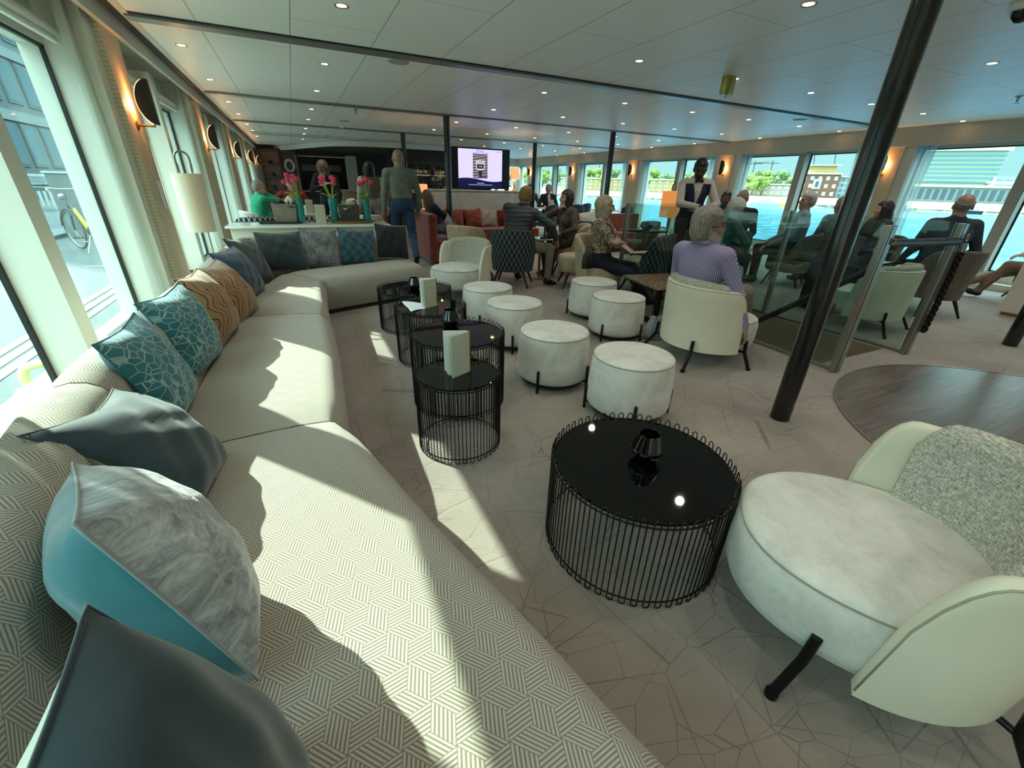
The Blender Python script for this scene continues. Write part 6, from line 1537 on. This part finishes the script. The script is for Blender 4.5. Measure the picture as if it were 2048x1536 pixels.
person('person with crossed legs in tan trousers at the right edge, by the pale counter', (9.45, 2.12, 0), 325, 1.03, hip=0.50, lean=-14, fl=(-0.06, 0.62, 0.10), fr=(-0.10, 0.90, 0.16), kl=(0, 0.5, 1), kr=(0, 0.5, 1), hl=(-0.3, 0.2, 0.62), hr=(0.3, 0.2, 0.62), top=cloth('grey_shirt'), bot=cloth('tan_trousers', '#6f5847', '#836a57'), hair=h_grey, style='short', h=0.012)
person('man in dark suit sitting before the far right windows', (6.80, 11.75, 0), 190, 1.02, hip=0.58, fl=(-0.1, 0.42, 0.09), fr=(0.1, 0.42, 0.09), hl=(-0.2, 0.32, 0.78), hr=(0.22, 0.32, 0.78), top=cloth('black_suit', '#0d0f12', '#14171b'), top2=cloth('white_shirt'), hair=h_grey, style='short', skin=m_skin2, h=0.015, over=lambda fi, c: np.where((fi == TOP) & (abs(c[:, 0]) < 0.035) & (c[:, 1] > 0.05) & (c[:, 2] > 0.9), TOP2, fi))
person('dark-haired person in patterned shirt partly behind the far black pillar', (6.75, 12.8, 0), 200, 0.98, hip=0.60, fl=(-0.1, 0.42, 0.09), fr=(0.1, 0.42, 0.09), hl=(-0.2, 0.32, 0.78), hr=(0.22, 0.32, 0.78), top=M('dark_patterned_top'), hair=h_dark, style='short', h=0.015)
# ------------------------------------------------------------------ outside, port side: quay street
def asphalt(nt):
    k = co(nt, 'Object'); return ramp(nt, noise(nt, k, 1.2, 3) * 0.45 + noise(nt, k, 60.0, 3) * 0.55, [(0.35, '#424a4a'), (0.65, '#565e5e')])
struct(MB().span((-60, -30, -0.5), (-1.62, 120, -0.02)).build('ground_quay', M('asphalt', asphalt, 0.9)))
b = MB()
for x in (-2.16, -2.28, -2.40): b.span((x - 0.035, -10, -0.02), (x + 0.035, 60, -0.012))
b.span((-3.2, 9.0, -0.02), (-2.7, 9.04, -0.013)); struct(b.build('road_markings', M('road_paint', '#a0a29e', 0.8)))
struct(MB().span((-60, 12.9, -0.02), (-4.9, 14.6, 0.06)).build('pavement', M('pale_paving', '#656d6f', 0.9)))
t = T('mooring_pipe', 'pale yellow bent pipe stump on the quay under the nearest left window', 'bollard', (-1.86, 3.72, -0.02), 0.3)
MB().tube(curve([(0, 0, 0), (0, 0, 0.12), (0.05, 0, 0.17), (0.16, 0, 0.16), (0.20, 0, 0.10), (0.20, 0, 0.0)], 6), 0.028, 12).build('pipe', M('yellow_paint', '#d8c98a', 0.5), t, smooth=True)
MB().box((0, 0, 0.008), (0.14, 0.12, 0.016)).box((0.20, 0, 0.008), (0.14, 0.12, 0.016)).build('foot_plates', M('yellow_paint'), t, bevel=0.003)
# bicycle
t = T('bicycle', 'grey city bicycle with yellow frame parts parked on the quay', 'bicycle', (-3.52, 10.7, 0.0), math.atan2(11.62 - 10.72, -4.33 + 3.55))
m_bk = M('bike_black', '#26282a', 0.4); m_by = M('bike_yellow', '#c3a32e', 0.5); m_bs = M('bike_steel', '#a9adad', 0.3, 0.8)
for x in (0.54, -0.54):
    w = MB(); w.tube([(x + 0.325 * math.cos(a), 0, 0.34 + 0.325 * math.sin(a)) for a in [2 * PI * k / 48 for k in range(48)]], 0.019, 8, closed=True); wo = w.build('wheel', m_bk, t, smooth=True)
    r = MB(); r.tube([(x + 0.30 * math.cos(a), 0, 0.34 + 0.30 * math.sin(a)) for a in [2 * PI * k / 48 for k in range(48)]], 0.008, 6, closed=True)
    for k in range(18):
        a = 2 * PI * k / 18; r.tube([(x, 0.012 * (1 if k % 2 else -1), 0.34), (x + 0.30 * math.cos(a), 0, 0.34 + 0.30 * math.sin(a))], 0.0018, 4)
    r.build('rim_and_spokes', m_bs, wo, smooth=True)
    MB().tube([(x + 0.375 * math.cos(a), 0, 0.34 + 0.375 * math.sin(a)) for a in [0.15 + PI * 0.75 * k / 14 for k in range(15)]], 0.022, 6).build('mudguard', m_bk, t, smooth=True)
f = MB(); f.tube([(0.42, 0, 0.86), (0.05, 0, 0.30)], 0.022, 10).tube([(0.40, 0, 0.76), (-0.02, 0, 0.34)], 0.015, 8).tube([(-0.22, 0, 0.90), (0.0, 0, 0.30), (-0.54, 0, 0.34), (-0.16, 0, 0.74)], 0.014, 8).tube([(0.40, 0, 1.0), (0.44, 0, 0.74), (0.54, 0, 0.34)], 0.016, 8); f.build('frame', m_bk, t, smooth=True)
MB().box((0.17, 0, 0.56), (0.40, 0.03, 0.10), R=Matrix.Rotation(-0.9, 3, 'Y')).build('frame_panel', m_by, t, bevel=0.01)
MB().tube(curve([(0.20, -0.27, 1.02), (0.34, -0.24, 1.06), (0.42, 0, 1.05), (0.34, 0.24, 1.06), (0.20, 0.27, 1.02)], 6), 0.012, 8).build('handlebar', m_bs, t, smooth=True)
MB().lathe([(0, 0.02), (0.06, 0.03), (0.085, 0.0), (0.06, -0.03), (0, -0.03)], 16, (-0.26, 0, 0.95), sx=1.5, sy=0.9).build('saddle', m_bk, t, smooth=True)
MB().box((-0.48, 0, 0.74), (0.36, 0.14, 0.02)).build('luggage_rack', m_by, t)
MB().lathe([(0.02, 0.03), (0.095, 0.03), (0.095, 0.036), (0.02, 0.036)], 24, (0.0, 0, 0.30), axis='Y').tube([(0, 0.05, 0.30), (0.1, 0.05, 0.17), (0.1, 0.14, 0.17)], 0.01, 6).build('crank', m_bs, t)
MB().tube([(-0.05, 0.05, 0.29), (-0.12, 0.2, 0.0)], 0.009, 6).build('kickstand', m_bs, t)
MB().lathe([(0, 0.05), (0.05, 0.03), (0.055, 0.0), (0, 0)], 16, (0.52, 0, 0.92), axis='X').build('headlight', m_bs, t, smooth=True)
# kiosk, fence, flag, facade
t = T('utility_box', 'dark grey box-like kiosk behind the bicycle', 'kiosk', (-3.55, 13.7, 0))
MB().box((0, 0, 0.65), (2.3, 1.2, 1.3)).build('cabinet', M('kiosk_grey', '#565f60', 0.7), t, bevel=0.01)
MB().box((0, 0, 1.32), (2.36, 1.26, 0.04)).build('lid', M('kiosk_lid', '#9aa3a2', 0.6), t)
t = T('quay_fence', 'slatted fence with white pickets behind the bicycle', 'fence', (-6.3, 15.1, 0))
MB().box((0, 0, 1.24), (3.4, 0.06, 0.05)).build('top_rail', M('road_paint'), t)
b = MB()
for z in (1.14, 1.06, 0.98): b.box((0, 0.02, z), (3.4, 0.03, 0.035))
b.build('slats', M('fence_grey', '#7b8988', 0.7), t)
b = MB()
for k in range(34): b.box((-1.65 + 0.1 * k, 0, 0.72), (0.055, 0.03, 0.34))
b.build('pickets', M('road_paint'), t); MB().box((0, 0.05, 0.72), (3.4, 0.02, 0.05)).box((0, 0.05, 0.45), (3.4, 0.04, 0.08)).build('back_rail', M('fence_grey'), t)
for x in (-1.6, 0, 1.6): MB().box((x, 0.06, 0.6), (0.07, 0.07, 1.25)).build('post', M('fence_grey'), t)
t = T('feather_flag', 'tall blue-violet feather flag with white lettering on the quay', 'flag', (-4.55, 14.0, 0), -0.5)
b = MB(); fl = curve([(0.0, 0, 1.10), (0.02, 0, 1.7), (0.03, 0, 2.25), (0.10, 0, 2.44)], 6); fr_ = curve([(0.36, 0, 1.10), (0.36, 0, 1.6), (0.32, 0, 2.1), (0.12, 0, 2.45)], 6)
b.grid([[p, p.lerp(q, 0.5) + Vector((0, 0.02, 0)), q] for p, q in zip(fl, fr_)]); b.build('banner', M('flag_violet', '#6a74b8', 0.8), t, solid=0.004, smooth=True)
MB().tube([(0.0, 0, 0.0), (0.0, 0, 1.9), (0.05, 0, 2.4)], 0.012, 8).build('flag_pole', m_steel, t, smooth=True)
txt('flag_lettering', 'T.MADAM', 0.24, M('road_paint'), (0.20, -0.018, 1.62), (PI / 2, -PI / 2, 0), t)
t = T('office_building', 'tall grey office block with gridded windows across the quay', 'building', (-13.0, 44.0, 0))
MB().span((-7, -14, 0), (0, 12, 26)).build('facade', M('facade_grey', '#565f60', 0.85), t)
pr = MB(); wn = []
for i in range(12):
    for j in range(8):
        y = -12.7 + 2.15 * i; z = 1.5 + 3.1 * j
        w = MB(); w.span((0.0, y, z), (0.06, y + 1.55, z + 2.1)); fo = w.build('window_frame', M('facade_frame', '#525c5d', 0.7), t)
        MB().span((0.06, y + 0.12, z + 0.12), (0.08, y + 1.43, z + 1.98)).build('window_pane', M('facade_pane', '#46606a', 0.15), fo)
for j in range(9): pr.span((0, -14, 0.6 + 3.1 * j), (0.12, 12, 1.1 + 3.1 * j))
pr.build('floor_bands', M('facade_band', '#6f7a7a', 0.8), t)

# ------------------------------------------------------------------ outside, starboard: river and far bank
def water_h(nt):
    k = co(nt, 'Object', rot=(0, 0, 0.6), sc=(0.8, 1.6, 1)); return noise(nt, k, 0.9, 5, 0.65, 0.4)
m_water = M('river_water', lambda nt: ramp(nt, noise(nt, co(nt, 'Object', rot=(0, 0, 0.6), sc=(0.5, 1.6, 1)), 0.5, 6, 0.7), [(0.35, '#0e3c55'), (0.52, '#1f5f80'), (0.66, '#4f93b0')]), 0.22, bump=water_h, bs=1.0, bd=0.35, spec=0.15)
w = MB(); w.grid([[(XR + 0.5 + 30 * i, -120 + 40 * j, -2.0) for j in range(13)] for i in range(13)]); tag(w.build('water', m_water), kind='structure')
# bank: a long low embankment along the line through (144,41) and (86,123)
A = Vector((158.0, 21.0, 0)); Bv = Vector((70.0, 146.0, 0)); dv = (Bv - A).normalized(); nv = Vector((dv.y, -dv.x, 0))
if nv.dot(Vector((1, 1, 0))) < 0: nv = -nv
def bk(s, d, z): return A + dv * s + nv * d + Vector((0, 0, z))
an = math.atan2(dv.y, dv.x)
b = MB(); rr = random.Random(5); P = []
for i in range(90):
    s = -90 + 330 * i / 89
    P.append([bk(s, 0 + rr.uniform(-0.5, 0.5), -2.3), bk(s, 1.0 + rr.uniform(-0.3, 0.3), -1.3), bk(s, 5, -0.7), bk(s, 12, 0.1), bk(s, 60, 0.4), bk(s, 200, 0.5)])
b.grid(P); struct(b.build('ground_far_bank', M('bank_earth', lambda nt: ramp(nt, noise(nt, co(nt, 'Object'), 0.35, 5, 0.7), [(0.35, '#75744a'), (0.5, '#968d6a'), (0.65, '#aea586')]), 0.95)))
b = MB(); b.grid([[bk(-90 + 330 * i / 60, 0.6, -2.3), bk(-90 + 330 * i / 60, 0.6, -1.35)] for i in range(61)]); struct(b.build('ground_quay_edge', M('quay_edge', lambda nt: ramp(nt, noise(nt, co(nt, 'Object'), 0.8, 3), [(0.4, '#6a6d66'), (0.6, '#a8a48e')]), 0.9), solid=0.3))
def block(label, s, d, w_, dp, h, m, rows, cols, mp, roof=None, band=None, z0=0.2, cat='building', wgap=0.3, hgap=0.4):
    c = bk(s, d, z0); t = T('building', label, cat, c, an)
    MB().span((-w_ / 2, -dp, 0), (w_ / 2, 0, h)).build('walls', m, t)
    if rows:
        cw, rh = w_ / cols, h / rows
        for j in range(rows):
            b = MB()
            for i in range(cols):
                x = -w_ / 2 + cw * i; z = rh * j
                b.span((x + cw * wgap / 2, 0, z + rh * hgap / 2), (x + cw * (1 - wgap / 2), 0.08, z + rh * (1 - hgap / 2)))
            b.build('window_row', mp, t)
    if roof: MB().span((-w_ / 2 - 0.4, -dp - 0.4, h), (w_ / 2 + 0.4, 0.4, h + roof)).build('roof', M('flat_roof', '#b9bdb8', 0.7), t)
    return t
m_br = M('brick_red', '#6d473b', 0.85); m_yel = M('brick_yellow', '#a68d5c', 0.85); m_whi = M('render_white', '#a9aca6', 0.8); m_pn = M('bank_pane', '#5f7886', 0.2); m_pd = M('bank_pane_dark', '#46545c', 0.3)
# nv points away from us, local y axis of a block: want windows facing us
if (Matrix.Rotation(an, 3, 'Z') @ Vector((0, 1, 0))).dot(nv) > 0: an += PI
def sof(x, y): return (Vector((x, y, 0)) - A).dot(dv)
# green-white office tower over a long glazed hall
t = block('wide pale green office tower with banded floors across the river', sof(158, 62), 26, 21, 12, 13.2, M('tower_green', '#8ea388', 0.7), 0, 1, m_pn, 0.7)
for j in range(10):
    z = 2.6 + 1.04 * j; MB().span((-10.5, 0, z), (10.5 + 0.0 * j, 0.25, z + 0.42)).build('window_band', m_pn, t)
MB().span((-11.2, -12.4, 12.2), (11.2, 0.6, 13.4)).build('top_storey', M('tower_top', '#adb9a8', 0.7), t)
MB().span((-8, -9, 13.9), (7, -1, 15.0)).build('plant_room', M('plant_room', '#b8a58a', 0.8), t)
for x in (-9.5, 7.5): MB().tube([(x, -2, 13.9), (x, -2, 16.6)], 0.12, 6).build('mast', m_dark, t)
block('long glazed quay hall with columns below the green tower', sof(160, 56), 16, 46, 8, 3.4, M('hall_blue', '#6c7a80', 0.7), 1, 30, m_pd, 0.5, wgap=0.4, hgap=0.3)
block('low white sloping-roofed hall right of the green tower', sof(164, 40), 22, 24, 10, 4.6, m_whi, 2, 12, m_pn, 0.4)
block('small grey box building beside the green tower', sof(162, 50.5), 24, 3.4, 3, 6.2, M('grey_box', '#7f8d92', 0.6), 2, 2, m_pn)
t = block('red-brick block with yellow upper storey and portrait panel across the river', sof(145, 87.5), 18, 9.5, 9, 6.0, m_br, 3, 5, m_whi, 0.3, wgap=0.55, hgap=0.5)
MB().span((-3.2, -8, 6.3), (3.0, -0.5, 8.2)).build('upper_storey', m_yel, t); MB().span((-4.2, -8.4, 8.2), (4.6, 0.2, 8.5)).build('roof_slab', m_whi, t)
MB().span((-0.6, 0.1, 2.2), (1.4, 0.2, 4.8)).build('white_panel', m_whi, t); MB().span((0.0, 0.2, 2.7), (0.8, 0.26, 4.2)).build('panel_motif', m_pd, t)
for x in (-2.6, 2.4): MB().tube([(x, -3, 8.5), (x + 0.5, -3, 11.2)], 0.12, 6).build('mast', m_dark, t)
block('glass-fronted grey block right of the red-brick one', sof(148.5, 82), 20, 7, 8, 5.4, M('glass_grey', '#8fa3ab', 0.4), 4, 6, m_pn, 0.3)
block('low pink-grey house row across the river', sof(139, 97), 16, 12, 7, 3.0, M('house_pink', '#a8928a', 0.85), 2, 7, m_whi, 0.3)
block('blue-grey low building by the trees', sof(134.5, 104), 22, 6, 6, 3.4, M('house_blue', '#7f97a8', 0.8), 2, 5, m_whi, 0.2)
for i, (x, y, wd) in enumerate(((119.5, 121, 11), (127, 113, 9), (108, 131.5, 11), (101, 138, 9), (93, 143, 9))):
    block(('yellow-brick apartment block behind the amber lamp', 'yellow-brick apartment block behind the waiter', 'yellow-brick apartment block seen right of the central thin pillar', 'yellow-brick apartment block seen left of the central thin pillar', 'yellow-brick apartment block beyond the far right windows')[i], sof(x, y), 17, wd, 8, 3.6, m_yel, 3, 5, M('white_balcony', '#a3a6a2', 0.7), 0.35, wgap=0.5)
block('slim grey tower block far beyond the right windows', sof(84, 150), 40, 3.4, 4, 8.0, M('grey_box'), 8, 2, m_pn)
def foliage(nt): return ramp(nt, noise(nt, co(nt, 'Object'), 1.6, 4), [(0.35, '#47602a'), (0.55, '#728539'), (0.7, '#93a04c')])
m_tree = M('tree_leaves', foliage, 0.9); m_tree2 = M('tree_leaves_dark', lambda nt: ramp(nt, noise(nt, co(nt, 'Object'), 1.6, 4), [(0.35, '#3b5233'), (0.6, '#64794f')]), 0.9)
rt_ = random.Random(21)
def tree(label, s, d, h, r, m):
    c = bk(s, d, 0.3); t = T('tree', label, 'tree', c, rt_.uniform(0, 6), 'trees on the far bank')
    MB().tube([(0, 0, 0), (0, 0, h * 0.55)], [0.22, 0.12], 6).build('trunk', M('bark', '#4c4236', 0.9), t)
    b = MB()
    for k in range(16):
        a = rt_.uniform(0, 2 * PI); q = rt_.uniform(0, r * 0.75); cz = h * rt_.uniform(0.42, 0.9); rr2 = r * rt_.uniform(0.28, 0.5)
        pts = []
        b.lathe([(0, -rr2), (rr2 * 0.6, -rr2 * 0.75), (rr2, -rr2 * 0.1), (rr2 * 0.85, rr2 * 0.5), (rr2 * 0.4, rr2 * 0.88), (0, rr2)], 9, (q * math.cos(a), q * math.sin(a), cz))
    for i, v in enumerate(b.v): b.v[i] = (v[0] + rt_.uniform(-0.16, 0.16), v[1] + rt_.uniform(-0.16, 0.16), v[2] + rt_.uniform(-0.16, 0.16))
    b.build('crown', m, t)
for i in range(34):
    s = 58 + 108 * i / 33 + rt_.uniform(-1.5, 1.5)
    tree('leafy green tree on the far bank behind the low buildings', s, rt_.uniform(27, 40), rt_.uniform(5.2, 7.5), rt_.uniform(2.4, 3.4), m_tree if rt_.random() < 0.6 else m_tree2)
for i, (x, y) in enumerate(((136.5, 101.5), (137.5, 99.2), (150, 79.5), (113.5, 127.5), (105.5, 134.5))):
    tree('yellow-green tree standing between houses on the far bank', sof(x, y), 12 + i % 2, 4.8, 2.2, m_tree)
def crane(label, s, d, h, j):
    t = T('tower_crane', label, 'crane', bk(s, d, 0.3), an + 0.3)
    MB().tube([(0, 0, 0), (0, 0, h)], 0.16, 4).build('mast', m_dark, t); MB().tube([(-j * 0.35, 0, h * 0.93), (j, 0, h * 0.93)], 0.13, 4).tube([(0, 0, h), (j * 0.8, 0, h * 0.94)], 0.05, 4).build('jib', m_dark, t)
crane('thin crane rising beside the trees, left of the brick block', sof(135.5, 103.5), 44, 10.5, 7); crane('second thin crane beside the trees, left of the brick block', sof(138.5, 99.0), 46, 10.8, 6)
crane('thin lattice crane seen through the far right windows', sof(92, 142), 44, 14, 5)
for i, (x, y, lb) in enumerate(((141.5, 92.5, 'yellow work boat moored at the far bank'), (137.5, 98.2, 'long white pontoon boat moored at the far bank'), (150, 56, 'small dark boat under the long glazed hall'))):
    p_ = Vector((x, y, 0)); s = sof(x, y); t = T('boat', lb, 'boat', bk(s, -2.2, -2.0), an)
    b = MB(); L_ = (5, 8, 4)[i]
    b.grid([[(-L_ / 2, -0.8, 0.0), (-L_ / 2, -0.9, 0.7), (-L_ / 2, 0.9, 0.7), (-L_ / 2, 0.8, 0)], [(L_ * 0.3, -0.8, 0), (L_ * 0.3, -0.9, 0.7), (L_ * 0.3, 0.9, 0.7), (L_ * 0.3, 0.8, 0)], [(L_ / 2, 0, 0.1), (L_ / 2 + 0.2, 0, 0.85), (L_ / 2 + 0.2, 0, 0.85), (L_ / 2, 0, 0.1)]], cv=True)
    b.build('hull', (M('boat_yellow', '#d9b23c', 0.5), m_whi, m_dark)[i], t)
    MB().span((-L_ * 0.3, -0.6, 0.6), (L_ * 0.1, 0.6, 1.5)).build('cabin', m_whi, t)
t = T('jetty', 'pale concrete jetty on posts at the far bank', 'jetty', bk(sof(150, 78), -2.0, -2.0), an)
MB().span((-7, -1, 0.9), (7, 1, 1.25)).build('deck', m_whi, t)
for k in range(10): MB().span((-6.7 + 1.45 * k, 0.6, -0.4), (-6.2 + 1.45 * k, 0.95, 0.9)).build('pile', M('pile_grey', '#6f726a', 0.9), t)
# hull side under the windows
struct(MB().span((XL - 0.27, YB - 0.5, -2.5), (XL - 0.12, YF + 0.5, 0.2)).span((XR + 0.12, YB - 0.5, -2.5), (XR + 0.27, YF + 0.5, 0.2)).build('wall_hull', m_whi))
